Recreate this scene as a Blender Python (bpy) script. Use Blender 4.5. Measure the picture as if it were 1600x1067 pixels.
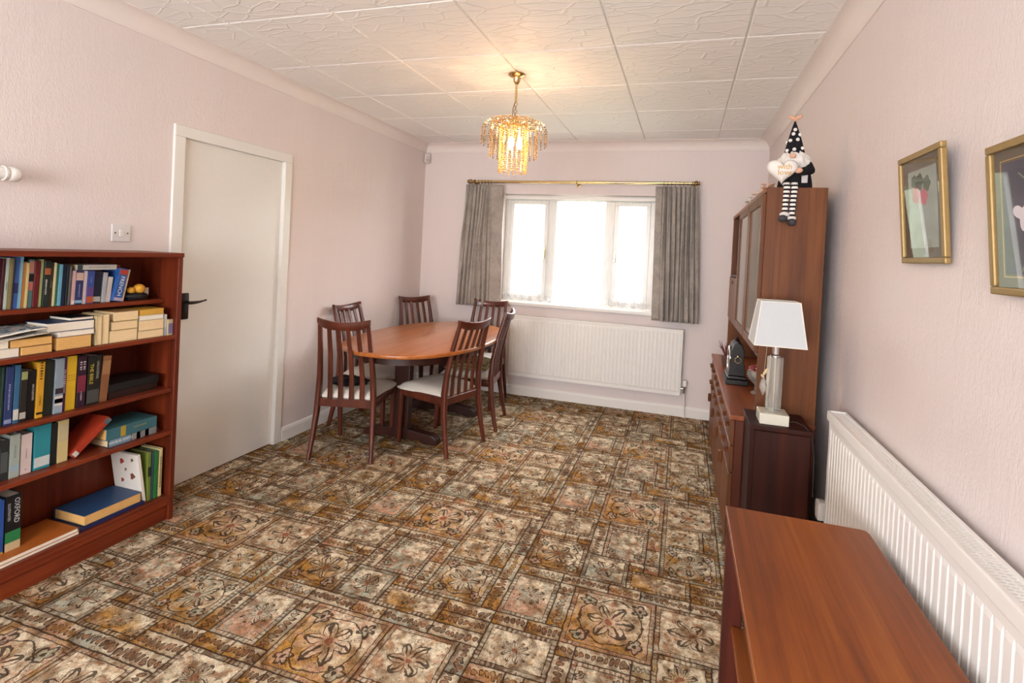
import bpy, bmesh, math, random
from mathutils import Vector, Matrix

for o in list(bpy.data.objects):
    bpy.data.objects.remove(o)
S = bpy.context.scene
COL = S.collection
PI = math.pi

# ------------------------------------------------------------------ camera, world, light, exposure
F, CX, CY, YAW, PITCH, ROLL, EYE = 797.04, 832.74, 406.08, -0.2882, 0.0133, 0.0505, 1.4307
fwd = Vector((math.sin(YAW) * math.cos(PITCH), math.cos(YAW) * math.cos(PITCH), -math.sin(PITCH)))
rgt0 = Vector((math.cos(YAW), -math.sin(YAW), 0))
up0 = rgt0.cross(fwd)
rgt = rgt0 * math.cos(ROLL) + up0 * math.sin(ROLL)
upv = -rgt0 * math.sin(ROLL) + up0 * math.cos(ROLL)
cam = bpy.data.cameras.new('camera')
cam.sensor_width = 36
cam.sensor_fit = 'HORIZONTAL'
cam.lens = F / 1600 * 36
cam.shift_x = (800 - CX) / 1600
cam.shift_y = (CY - 533.5) / 1600
cam.clip_start = 0.05
camo = bpy.data.objects.new('camera', cam)
COL.objects.link(camo)
camo.matrix_world = Matrix(((rgt.x, upv.x, -fwd.x, 0), (rgt.y, upv.y, -fwd.y, 0), (rgt.z, upv.z, -fwd.z, EYE), (0, 0, 0, 1)))
S.camera = camo

SKY = 7.5
w = bpy.data.worlds.new('overcast_sky')
S.world = w
w.use_nodes = True
bg = w.node_tree.nodes['Background']
bg.inputs[0].default_value = (0.96, 0.975, 1.0, 1)
bg.inputs[1].default_value = SKY
S.view_settings.view_transform = 'Standard'
S.view_settings.look = 'None'
S.view_settings.gamma = 1
S.view_settings.use_curve_mapping = False
S.view_settings.exposure = 1.56
try:
    S.cycles.use_denoising = True
    S.cycles.use_adaptive_sampling = True
    S.cycles.adaptive_threshold = 0.05
    S.cycles.max_bounces = 7
    S.cycles.diffuse_bounces = 4
    S.cycles.transparent_max_bounces = 24
    S.cycles.sample_clamp_indirect = 6
    S.cycles.caustics_reflective = False
    S.cycles.caustics_refractive = False
except Exception:
    pass

XL, XR, YB, YF = -2.694, 0.669, 4.887, -2.60        # room: side walls, window wall, wall behind the photographer
ZCOV, ZC = 2.440, 2.525
WX0, WX1, WZ0, WZ1 = -1.790, -0.275, 0.935, 2.020    # far window opening
FX0, FX1, FZ0, FZ1 = -2.35, 0.35, 0.55, 2.20         # window behind the photographer

def portal(name, loc, rot, sx, sy):
    l = bpy.data.lights.new(name, 'AREA')
    l.shape = 'RECTANGLE'
    l.size, l.size_y = sx, sy
    l.cycles.is_portal = True
    o = bpy.data.objects.new(name, l)
    COL.objects.link(o)
    o.location, o.rotation_euler = loc, rot
portal('daylight_portal', ((WX0 + WX1) / 2, YB + 0.24, (WZ0 + WZ1) / 2), (-PI / 2, 0, 0), WX1 - WX0, WZ1 - WZ0)
portal('daylight_portal', ((FX0 + FX1) / 2, YF - 0.24, (FZ0 + FZ1) / 2), (PI / 2, 0, 0), FX1 - FX0, FZ1 - FZ0)

# ------------------------------------------------------------------ helpers: meshes and objects
class B:
    def __init__(s):
        s.bm = bmesh.new()
    def _merge(s, t):
        me = bpy.data.meshes.new('t')
        t.to_mesh(me)
        t.free()
        s.bm.from_mesh(me)
        bpy.data.meshes.remove(me)
    def box(s, x0, x1, y0, y1, z0, z1, bev=0.0, seg=1, M=None):
        t = bmesh.new()
        v = [t.verts.new((x, y, z)) for z in (z0, z1) for y in (y0, y1) for x in (x0, x1)]
        for f in ((0, 2, 3, 1), (4, 5, 7, 6), (0, 1, 5, 4), (2, 6, 7, 3), (0, 4, 6, 2), (1, 3, 7, 5)):
            t.faces.new([v[i] for i in f])
        if bev > 0:
            bmesh.ops.bevel(t, geom=list(t.edges), offset=bev, segments=seg, affect='EDGES', profile=0.6)
        if M is not None:
            t.transform(M)
        s._merge(t)
        return s
    def prism(s, pts, z0, z1, M=None, bev=0.0, seg=2):
        t = bmesh.new()
        n = len(pts)
        a = [t.verts.new((p[0], p[1], z0)) for p in pts]
        b = [t.verts.new((p[0], p[1], z1)) for p in pts]
        t.faces.new(a[::-1])
        t.faces.new(b)
        for i in range(n):
            t.faces.new((a[i], a[(i + 1) % n], b[(i + 1) % n], b[i]))
        bmesh.ops.recalc_face_normals(t, faces=list(t.faces))
        if bev > 0:
            es = [e for e in t.edges if abs(e.verts[0].co.z - e.verts[1].co.z) < 1e-6]
            bmesh.ops.bevel(t, geom=es, offset=bev, segments=seg, affect='EDGES', profile=0.5)
        if M is not None:
            t.transform(M)
        s._merge(t)
        return s
    def tube(s, pts, r, n=10, rect=None, up=None, cap=True):
        # sweep a round (or rectangular: rect=[(w,d) per point]) section along pts
        pts = [Vector(p) for p in pts]
        rs = r if isinstance(r, (list, tuple)) else [r] * len(pts)
        t = s.bm
        rings = []
        u = Vector(up) if up else None
        for i, p in enumerate(pts):
            d = (pts[min(i + 1, len(pts) - 1)] - pts[max(i - 1, 0)]).normalized()
            if u is None:
                u = Vector((0, 0, 1)) if abs(d.z) < 0.9 else Vector((1, 0, 0))
            a = (u - d * u.dot(d)).normalized()
            b = d.cross(a)
            if up is None:
                u = a
            if rect:
                w_, d_ = rect[i] if isinstance(rect, list) else rect
                c = min(w_, d_) * 0.18
                prof = [(w_ / 2, d_ / 2 - c), (w_ / 2 - c, d_ / 2), (-w_ / 2 + c, d_ / 2), (-w_ / 2, d_ / 2 - c),
                        (-w_ / 2, -d_ / 2 + c), (-w_ / 2 + c, -d_ / 2), (w_ / 2 - c, -d_ / 2), (w_ / 2, -d_ / 2 + c)]
                rings.append([t.verts.new(p + b * q[0] + a * q[1]) for q in prof])
            else:
                rings.append([t.verts.new(p + a * (rs[i] * math.cos(2 * PI * k / n)) + b * (rs[i] * math.sin(2 * PI * k / n))) for k in range(n)])
        for i in range(len(rings) - 1):
            m = len(rings[i])
            for k in range(m):
                t.faces.new((rings[i][k], rings[i][(k + 1) % m], rings[i + 1][(k + 1) % m], rings[i + 1][k]))
        if cap:
            t.faces.new(rings[0][::-1])
            t.faces.new(rings[-1])
        return s
    def cyl(s, p0, p1, r0, r1=None, n=14):
        return s.tube([p0, p1], [r0, r0 if r1 is None else r1], n)
    def lathe(s, prof, c=(0, 0, 0), n=20, M=None):
        t = bmesh.new()
        rings = []
        for r, z in prof:
            if r < 1e-5:
                rings.append([t.verts.new((c[0], c[1], c[2] + z))])
            else:
                rings.append([t.verts.new((c[0] + r * math.cos(2 * PI * k / n), c[1] + r * math.sin(2 * PI * k / n), c[2] + z)) for k in range(n)])
        for a, b in zip(rings, rings[1:]):
            for k in range(n):
                q = [a[k % len(a)], a[(k + 1) % len(a)], b[(k + 1) % len(b)], b[k % len(b)]]
                q = list(dict.fromkeys(q))
                if len(q) > 2:
                    t.faces.new(q)
        bmesh.ops.recalc_face_normals(t, faces=list(t.faces))
        if M is not None:
            t.transform(M)
        s._merge(t)
        return s
    def ell(s, c, r, n=14, m=8, M=None):
        t = bmesh.new()
        bmesh.ops.create_uvsphere(t, u_segments=n, v_segments=m, radius=1)
        r = (r, r, r) if not isinstance(r, (tuple, list)) else r
        t.transform(Matrix.Translation(c) @ (M if M is not None else Matrix()) @ Matrix.Diagonal((r[0], r[1], r[2], 1)))
        s._merge(t)
        return s
    def ico(s, c, r, sub=1):
        t = bmesh.new()
        bmesh.ops.create_icosphere(t, subdivisions=sub, radius=r, matrix=Matrix.Translation(c))
        s._merge(t)
        return s
    def torus(s, c, R, r, axis='Z', n=20, m=8):
        t = bmesh.new()
        v = []
        for i in range(n):
            a = 2 * PI * i / n
            row = []
            for k in range(m):
                b = 2 * PI * k / m
                p = Vector(((R + r * math.cos(b)) * math.cos(a), (R + r * math.cos(b)) * math.sin(a), r * math.sin(b)))
                if axis == 'X':
                    p = Vector((p.z, p.x, p.y))
                if axis == 'Y':
                    p = Vector((p.x, p.z, p.y))
                row.append(t.verts.new(p + Vector(c)))
            v.append(row)
        for i in range(n):
            for k in range(m):
                t.faces.new((v[i][k], v[(i + 1) % n][k], v[(i + 1) % n][(k + 1) % m], v[i][(k + 1) % m]))
        bmesh.ops.recalc_face_normals(t, faces=list(t.faces))
        s._merge(t)
        return s
    def grid(s, fn, nu, nv):
        t = s.bm
        v = [[t.verts.new(fn(i / nu, k / nv)) for k in range(nv + 1)] for i in range(nu + 1)]
        for i in range(nu):
            for k in range(nv):
                t.faces.new((v[i][k], v[i + 1][k], v[i + 1][k + 1], v[i][k + 1]))
        return s
    def xf(s, M):
        s.bm.transform(M)
        return s

def root_of(o):
    while o.parent:
        o = o.parent
    return o

def obj(name, b, mat, parent=None, smooth=None, world=True, at=None):
    """One mesh object; world=True: the mesh was drawn in world coordinates and is moved into the thing's frame."""
    me = bpy.data.meshes.new(name)
    bm = b.bm
    if world and parent is not None:
        bm.transform(Matrix.Translation(-root_of(parent).location))
    if at is not None:
        bm.transform(Matrix.Translation(-Vector(at)))
    bm.normal_update()
    bm.to_mesh(me)
    bm.free()
    if smooth is not None:
        for p in me.polygons:
            p.use_smooth = True
        me.set_sharp_from_angle(angle=math.radians(smooth))
    me.materials.append(mat)
    o = bpy.data.objects.new(name, me)
    COL.objects.link(o)
    if parent is not None:
        o.parent = parent
    if at is not None:
        o.location = at
    return o

def tag(o, label, cat, group=None, kind=None):
    o['label'], o['category'] = label, cat
    if group:
        o['group'] = group
    if kind:
        o['kind'] = kind
    return o

def thing(name, label, cat, loc=(0, 0, 0), rz=0.0, group=None, kind=None):
    o = bpy.data.objects.new(name, None)
    COL.objects.link(o)
    o.empty_display_size = 0.1
    o.location = loc
    o.rotation_euler = (0, 0, rz)
    return tag(o, label, cat, group, kind)

def text(name, body, size, M, mat, parent, depth=0.0004, local=False):
    """flat lettering as a mesh; M maps text x,y,z (right, up, out) to the scene"""
    if body.startswith('~'):                              # lettering too blurred to read: a line of short strokes
        rnd, b, x = random.Random(len(body) * 13 + int(size * 1e4)), B(), 0.0
        n = len(body) - 1
        L = n * size * 0.62
        for k in range(n):
            h_ = size * rnd.uniform(0.42, 0.62)
            b.box(x - L / 2, x - L / 2 + size * rnd.uniform(0.22, 0.42), -h_ / 2, h_ / 2, 0, depth)
            x += size * 0.62
        b.xf(M)
        return obj(name, b, mat, parent, world=not local)
    c = bpy.data.curves.new(name, 'FONT')
    c.body, c.size, c.extrude, c.align_x, c.align_y, c.resolution_u = body, size, depth, 'CENTER', 'CENTER', 2
    t = bpy.data.objects.new(name, c)
    COL.objects.link(t)
    dg = bpy.context.evaluated_depsgraph_get()
    me = bpy.data.meshes.new_from_object(t.evaluated_get(dg), depsgraph=dg)
    bpy.data.objects.remove(t)
    bpy.data.curves.remove(c)
    me.name = name
    me.materials.clear()
    me.materials.append(mat)
    me.transform(M if local else Matrix.Translation(-root_of(parent).location) @ M)
    o = bpy.data.objects.new(name, me)
    COL.objects.link(o)
    o.parent = parent
    return o

def axes(o, x, y):
    x, y = Vector(x), Vector(y)
    z = x.cross(y)
    return Matrix(((x.x, y.x, z.x, o[0]), (x.y, y.y, z.y, o[1]), (x.z, y.z, z.z, o[2]), (0, 0, 0, 1)))

# ------------------------------------------------------------------ helpers: materials
def lin(h):
    if isinstance(h, (tuple, list)):
        return tuple(h) + (1,) if len(h) == 3 else tuple(h)
    c = [int(h[i:i + 2], 16) / 255 for i in (0, 2, 4)]
    return tuple(x / 12.92 if x <= 0.04045 else ((x + 0.055) / 1.055) ** 2.4 for x in c) + (1,)

class N:
    def __init__(s, name):
        s.m = bpy.data.materials.new(name)
        s.m.use_nodes = True
        s.t = s.m.node_tree
        s.p = s.t.nodes['Principled BSDF']
        s.out = s.t.nodes['Material Output']
    def n(s, typ, **kw):
        x = s.t.nodes.new(typ)
        for k, v in kw.items():
            setattr(x, k, v)
        return x
    def l(s, a, b):
        s.t.links.new(a, b)
    def val(s, sock, v):
        if hasattr(v, 'is_output'):
            s.l(v, sock)
        else:
            sock.default_value = v
    def math(s, op, a, b=0.0, c=None):
        x = s.n('ShaderNodeMath', operation=op)
        s.val(x.inputs[0], a)
        s.val(x.inputs[1], b)
        if c is not None:
            s.val(x.inputs[2], c)
        return x.outputs[0]
    def mix(s, f, a, b, mode='MIX'):
        x = s.n('ShaderNodeMix', data_type='RGBA', blend_type=mode)
        s.val(x.inputs[0], f)
        s.val(x.inputs[6], a)
        s.val(x.inputs[7], b)
        return x.outputs[2]
    def coords(s, scale=(1, 1, 1), kind='Object', rot=(0, 0, 0)):
        tc = s.n('ShaderNodeTexCoord')
        mp = s.n('ShaderNodeMapping')
        mp.inputs['Scale'].default_value = scale
        mp.inputs['Rotation'].default_value = rot
        s.l(tc.outputs[kind], mp.inputs[0])
        return mp.outputs[0]
    def noise(s, vec, scale=5, detail=4, rough=0.5, dist=0.0):
        x = s.n('ShaderNodeTexNoise')
        s.l(vec, x.inputs['Vector'])
        x.inputs['Scale'].default_value = scale
        x.inputs['Detail'].default_value = detail
        x.inputs['Roughness'].default_value = rough
        x.inputs['Distortion'].default_value = dist
        return x.outputs[0]
    def ramp(s, f, stops):
        x = s.n('ShaderNodeValToRGB')
        s.l(f, x.inputs[0])
        e = x.color_ramp.elements
        while len(e) < len(stops):
            e.new(0.5)
        for q, (p, c) in zip(e, stops):
            q.position, q.color = p, lin(c)
        return x.outputs[0]
    def bump(s, h, strength=0.3, dist=0.01):
        x = s.n('ShaderNodeBump')
        x.inputs['Strength'].default_value = strength
        x.inputs['Distance'].default_value = dist
        s.l(h, x.inputs['Height'])
        s.l(x.outputs[0], s.p.inputs['Normal'])
    def set(s, color=None, rough=0.5, metal=0.0, spec=0.5, **kw):
        if color is not None:
            s.val(s.p.inputs['Base Color'], lin(color) if isinstance(color, (str, tuple)) else color)
        s.p.inputs['Roughness'].default_value = rough
        s.p.inputs['Metallic'].default_value = metal
        s.p.inputs['Specular IOR Level'].default_value = spec
        for k, v in kw.items():
            s.p.inputs[k.replace('_', ' ')].default_value = v
        return s.m

CACHE = {}
def plain(hexc, rough=0.5, metal=0.0, spec=0.5, mottle=0.12, scale=30):
    key = (hexc, rough, metal, spec, mottle, scale)
    if key not in CACHE:
        m = N('plain_' + hexc)
        c = lin(hexc)
        f = m.noise(m.coords(), scale, 3)
        dk = tuple(x * (1 - mottle) for x in c[:3]) + (1,)
        lt = tuple(min(1, x * (1 + mottle)) for x in c[:3]) + (1,)
        m.set(m.mix(f, dk, lt), rough, metal, spec)
        CACHE[key] = m.m
    return CACHE[key]

def wood(name, dark, mid, light, axis='Z', rough=0.32, fine=1.0, spec=0.5, coat=0.0):
    m = N(name)
    sc = {'X': (0.7, 9, 9), 'Y': (9, 0.7, 9), 'Z': (9, 9, 0.7)}[axis]
    v = m.coords(sc)
    a = m.noise(v, 1.3, 5, 0.6, 0.8)
    sc2 = {'X': (4, 160, 160), 'Y': (160, 4, 160), 'Z': (160, 160, 4)}[axis]
    g = m.noise(m.coords(sc2), 1.0, 3, 0.6)
    st2 = m.noise(m.coords(tuple(q * 3.5 if q > 1 else q * 0.6 for q in sc)), 1.0, 3, 0.6, 0.3)
    a = m.math('ADD', m.math('MULTIPLY', a, 0.6), m.math('MULTIPLY', st2, 0.4))
    c = m.ramp(a, [(0.34, dark), (0.5, mid), (0.66, light)])
    c = m.mix(m.math('MULTIPLY', m.math('SUBTRACT', g, 0.35), 0.55 * fine), c, lin(dark))
    m.set(c, rough, 0, spec)
    m.p.inputs['Coat Weight'].default_value = coat
    m.p.inputs['Coat Roughness'].default_value = 0.15
    m.bump(g, 0.06, 0.002)
    return m.m

def mat_wallpaper(name, tint):
    m = N(name)
    v = m.coords((1, 1, 0.35))
    a = m.noise(v, 95, 4, 0.65, 1.6)
    b = m.noise(m.coords((1, 1, 0.18)), 16, 3, 0.5, 1.0)
    c = m.mix(m.math('MULTIPLY', b, 0.35), lin(tint), lin((0.80, 0.74, 0.72)))
    m.set(c, 0.55, 0, 0.35)
    h = m.math('ADD', m.math('MULTIPLY', a, 0.8), m.math('MULTIPLY', b, 0.5))
    m.bump(h, 0.42, 0.006)
    return m.m

M_WALL = mat_wallpaper('embossed_pink_wallpaper', (0.745, 0.658, 0.638))
M_WHITE = plain('e9e6e1', 0.35, mottle=0.02)
M_GLOSSWHITE = plain('e4e2dd', 0.28, mottle=0.02)
M_COVING = plain('e6ddd8', 0.7, mottle=0.02)
M_RAD = plain('eceae6', 0.42, mottle=0.015)
M_DARK = plain('17110f', 0.6)

def mat_tile():
    m = N('polystyrene_ceiling_tile')
    w_ = m.n('ShaderNodeTexNoise')
    tc = m.coords((1, 1, 1))
    m.l(tc, w_.inputs['Vector'])
    w_.inputs['Scale'].default_value = 6
    d = m.n('ShaderNodeVectorMath', operation='SCALE')
    m.l(w_.outputs[1], d.inputs[0])
    d.inputs[3].default_value = 0.06
    ad = m.n('ShaderNodeVectorMath', operation='ADD')
    m.l(tc, ad.inputs[0])
    m.l(d.outputs[0], ad.inputs[1])
    mp = m.n('ShaderNodeMapping')
    mp.inputs['Scale'].default_value = (5.5, 17, 1)
    m.l(ad.outputs[0], mp.inputs[0])
    vo = m.n('ShaderNodeTexVoronoi', feature='DISTANCE_TO_EDGE')
    vo.inputs['Scale'].default_value = 1
    m.l(mp.outputs[0], vo.inputs['Vector'])
    ridge = m.n('ShaderNodeMapRange')
    m.l(vo.outputs['Distance'], ridge.inputs[0])
    ridge.inputs[1].default_value = 0.0
    ridge.inputs[2].default_value = 0.06
    ridge.inputs[3].default_value = 1.0
    ridge.inputs[4].default_value = 0.0
    m.set((0.88, 0.865, 0.845), 0.55, 0, 0.35)
    m.bump(ridge.outputs[0], 0.6, 0.004)
    return m.m
M_TILE = mat_tile()

M_BOOKCASE = wood('mahogany_veneer_along', '4c1a0b', '702a12', '873b1b', 'Y', 0.42, spec=0.35)
M_BOOKCASE_V = wood('mahogany_veneer_upright', '46180a', '672610', '7b3417', 'Z', 0.42, spec=0.35)
M_CHAIR = wood('teak_chair', '3a170d', '552415', '6a311e', 'Z', 0.32, coat=0.2)
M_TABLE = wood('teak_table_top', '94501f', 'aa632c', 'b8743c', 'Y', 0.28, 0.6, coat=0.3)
M_TABLE_D = wood('teak_table_base', '240d08', '33140c', '431c11', 'Z', 0.4)  # base wood darkened to carry the deep shade under the table top
M_UNIT = wood('teak_unit', '472510', '663818', '7d4a20', 'Z', 0.5, spec=0.3)
M_UNIT_D = wood('teak_unit_dark', '3c180c', '4e2211', '622e18', 'Z', 0.5, spec=0.3)
M_UNIT_Y = wood('teak_unit_along', '6e341a', '8a4723', '9a562e', 'Y', 0.33)
M_DESK = wood('teak_desk_top', '602c0e', '874618', 'a05c22', 'Y', 0.40, 1.3, spec=0.35)
M_DESK_D = wood('mahogany_desk_frame', '35110a', '4a1a0f', '5c2415', 'Z', 0.4)
M_BOX = wood('dark_cabinet', '210b06', '31120a', '431b0e', 'Z', 0.6, spec=0.2)

M_BRASS = N('brass').set('d6bc86', 0.22, 1.0)
M_BRASS_D = N('aged_brass').set('927a52', 0.35, 1.0)
M_GOLDFRAME = plain('94794a', 0.45, 0.4, mottle=0.15, scale=60)
M_CHROME = N('chrome').set('d0d0d0', 0.12, 1.0)
M_BRONZE = N('dark_bronze').set('2c2220', 0.38, 0.6)
M_SEAT = plain('d9d2c6', 0.85, spec=0.2, mottle=0.05, scale=120)
M_PAPER = plain('d9b98a', 0.85, spec=0.2, mottle=0.1, scale=60)
M_PAPER_W = plain('e2d9c8', 0.85, spec=0.2, mottle=0.06, scale=60)

def mat_glass_thin(name, tint=(1, 1, 1, 1), gloss=1.0, rough=0.0):
    m = N(name)
    t = m.n('ShaderNodeBsdfTransparent')
    t.inputs[0].default_value = tint
    g = m.n('ShaderNodeBsdfGlossy')
    g.inputs['Roughness'].default_value = rough
    fr = m.n('ShaderNodeFresnel')
    fr.inputs[0].default_value = 1.5
    mx = m.n('ShaderNodeMixShader')
    ge = m.n('ShaderNodeNewGeometry')
    m.l(m.math('MULTIPLY', fr.outputs[0], m.math('SUBTRACT', gloss, ge.outputs['Backfacing'])), mx.inputs[0])
    m.l(t.outputs[0], mx.inputs[1])
    m.l(g.outputs[0], mx.inputs[2])
    m.l(mx.outputs[0], m.out.inputs[0])
    return m.m
M_PANE = mat_glass_thin('window_glass')
M_PICGLASS = mat_glass_thin('picture_glass')

def mat_crystal(name, tint, tl=0.45):
    m = N(name)
    t = m.n('ShaderNodeBsdfTransparent')
    t.inputs[0].default_value = lin(tint)
    g = m.n('ShaderNodeBsdfGlossy')
    g.inputs['Roughness'].default_value = 0.05
    tr = m.n('ShaderNodeBsdfTranslucent' if tl > 0.4 else 'ShaderNodeBsdfDiffuse')
    tr.inputs[0].default_value = lin(tint)
    m1 = m.n('ShaderNodeMixShader')
    m1.inputs[0].default_value = tl
    m.l(t.outputs[0], m1.inputs[1])
    m.l(tr.outputs[0], m1.inputs[2])
    lw = m.n('ShaderNodeLayerWeight')
    lw.inputs[0].default_value = 0.35
    m2 = m.n('ShaderNodeMixShader')
    m.l(lw.outputs['Fresnel'], m2.inputs[0])
    m.l(m1.outputs[0], m2.inputs[1])
    m.l(g.outputs[0], m2.inputs[2])
    m.l(m2.outputs[0], m.out.inputs[0])
    return m.m
M_BEAD = mat_crystal('amber_tinted_beads', 'f4d9a8')
M_CRYSTAL = mat_crystal('clear_crystal', 'fbfaf2', 0.2)

# ------------------------------------------------------------------ the room
def st(name, b, mat, label, cat, smooth=None):
    return tag(obj(name, b, mat, smooth=smooth), label, cat, kind='structure')

T = 0.25
back = st('wall_back', B().box(XL - T, WX0, YB, YB + T, 0, 2.7).box(WX1, XR + T, YB, YB + T, 0, 2.7)
          .box(WX0, WX1, YB, YB + T, 0, WZ0 - 0.035).box(WX0, WX1, YB, YB + T, WZ1, 2.7), M_WALL,
          'pale pink embossed papered wall around the net-curtained window', 'wall')
D0, D1, DZ = 2.153, 2.915, 1.986
left = st('wall_left', B().box(XL - T, XL, YF - T, D0, 0, 2.7).box(XL - T, XL, D1, YB, 0, 2.7).box(XL - T, XL, D0, D1, DZ, 2.7)
          .box(XL - T, XL - 0.06, D0, D1, 0, DZ), M_WALL, 'pale pink papered wall that holds the white door', 'wall')
st('wall_right', B().box(XR, XR + T, YF - T, YB, 0, 2.7), M_WALL, 'pale embossed papered wall with two gold framed pictures', 'wall')
st('wall_front', B().box(XL, FX0, YF - T, YF, 0, 2.7).box(FX1, XR, YF - T, YF, 0, 2.7).box(FX0, FX1, YF - T, YF, 0, FZ0)
   .box(FX0, FX1, YF - T, YF, FZ1, 2.7), M_WALL, 'papered wall with a wide window behind the viewer', 'wall')

# ceiling of separate tiles
ceil = st('ceiling', B().box(XL - T, XR + T, YF - T, YB + T, ZC + 0.008, ZC + 0.2), M_WHITE, 'white ceiling of square polystyrene tiles with crackle relief', 'ceiling')
gx = [0.232 - 0.632 * k for k in range(6, -2, -1)]
gy = [2.05 + 0.605 * k for k in range(-8, 6)]
for i in range(len(gx) - 1):
    for k in range(len(gy) - 1):
        x0, x1 = max(gx[i], XL + 0.004), min(gx[i + 1], XR - 0.004)
        y0, y1 = max(gy[k], YF + 0.004), min(gy[k + 1], YB - 0.004)
        if x1 - x0 < 0.02 or y1 - y0 < 0.02:
            continue
        g = 0.0022
        t = B()
        e = 0.006
        lo, hi = ZC, ZC + 0.009
        P = [(x0 + g, y0 + g, hi), (x1 - g, y0 + g, hi), (x1 - g, y1 - g, hi), (x0 + g, y1 - g, hi),
             (x0 + g + e, y0 + g + e, lo), (x1 - g - e, y0 + g + e, lo), (x1 - g - e, y1 - g - e, lo), (x0 + g + e, y1 - g - e, lo)]
        vs = [t.bm.verts.new(p) for p in P]
        t.bm.faces.new([vs[q] for q in (7, 6, 5, 4)])
        for q in range(4):
            t.bm.faces.new((vs[q], vs[4 + q], vs[4 + (q + 1) % 4], vs[(q + 1) % 4]))
        bmesh.ops.recalc_face_normals(t.bm, faces=list(t.bm.faces))
        obj('tile', t, M_TILE, ceil)

# coving: concave quarter profile
def coving(name, p0, p1, inward, label):
    p0, p1, inward = Vector(p0), Vector(p1), Vector(inward)
    R_ = 0.088
    prof = [(0.0, -0.0), (0.004, -0.0)]
    prof = [(0.0, ZCOV), (0.006, ZCOV)]
    for k in range(9):
        a = PI / 2 * k / 8
        prof.append((0.006 + (R_ - 0.006) * (1 - math.cos(a)), ZCOV + (ZC - 0.004 - ZCOV) * math.sin(a)))
    prof += [(R_ + 0.004, ZC - 0.004), (R_ + 0.004, ZC + 0.006), (0.0, ZC + 0.006)]
    b = B()
    r0 = [b.bm.verts.new(p0 + inward * q[0] + Vector((0, 0, q[1]))) for q in prof]
    r1 = [b.bm.verts.new(p1 + inward * q[0] + Vector((0, 0, q[1]))) for q in prof]
    n = len(prof)
    for k in range(n):
        b.bm.faces.new((r0[k], r0[(k + 1) % n], r1[(k + 1) % n], r1[k]))
    b.bm.faces.new(r0)
    b.bm.faces.new(r1[::-1])
    bmesh.ops.recalc_face_normals(b.bm, faces=list(b.bm.faces))
    return st(name, b, M_COVING, label, 'coving', 40)
coving('trim_1', (XL, YB, 0), (XR, YB, 0), (0, -1, 0), 'white curved coving above the window wall')
coving('trim_2', (XL, YF, 0), (XL, YB, 0), (1, 0, 0), 'white curved coving above the wall with the door')
coving('trim_3', (XR, YF, 0), (XR, YB, 0), (-1, 0, 0), 'white curved coving above the wall with the pictures')

# skirting boards
def skirt(name, p0, p1, inward, label):
    p0, p1, inward = Vector(p0), Vector(p1), Vector(inward)
    prof = [(0, 0), (0.016, 0), (0.016, 0.075), (0.011, 0.088), (0.004, 0.096), (0, 0.098)]
    b = B()
    r0 = [b.bm.verts.new(p0 + inward * q[0] + Vector((0, 0, q[1]))) for q in prof]
    r1 = [b.bm.verts.new(p1 + inward * q[0] + Vector((0, 0, q[1]))) for q in prof]
    n = len(prof)
    for k in range(n):
        b.bm.faces.new((r0[k], r0[(k + 1) % n], r1[(k + 1) % n], r1[k]))
    b.bm.faces.new(r0)
    b.bm.faces.new(r1[::-1])
    bmesh.ops.recalc_face_normals(b.bm, faces=list(b.bm.faces))
    return st(name, b, M_WHITE, label, 'skirting')
skirt('baseboard_back', (XL, YB, 0), (XR, YB, 0), (0, -1, 0), 'white skirting board under the window radiator')
skirt('baseboard_left', (XL, D1 + 0.06, 0), (XL, YB, 0), (1, 0, 0), 'white skirting board between the door and the corner')
skirt('baseboard_left', (XL, YF, 0), (XL, D0 - 0.06, 0), (1, 0, 0), 'white skirting board behind the bookcase')
skirt('baseboard_right', (XR, YF, 0), (XR, YB, 0), (-1, 0, 0), 'white skirting board behind the wall unit')

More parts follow.
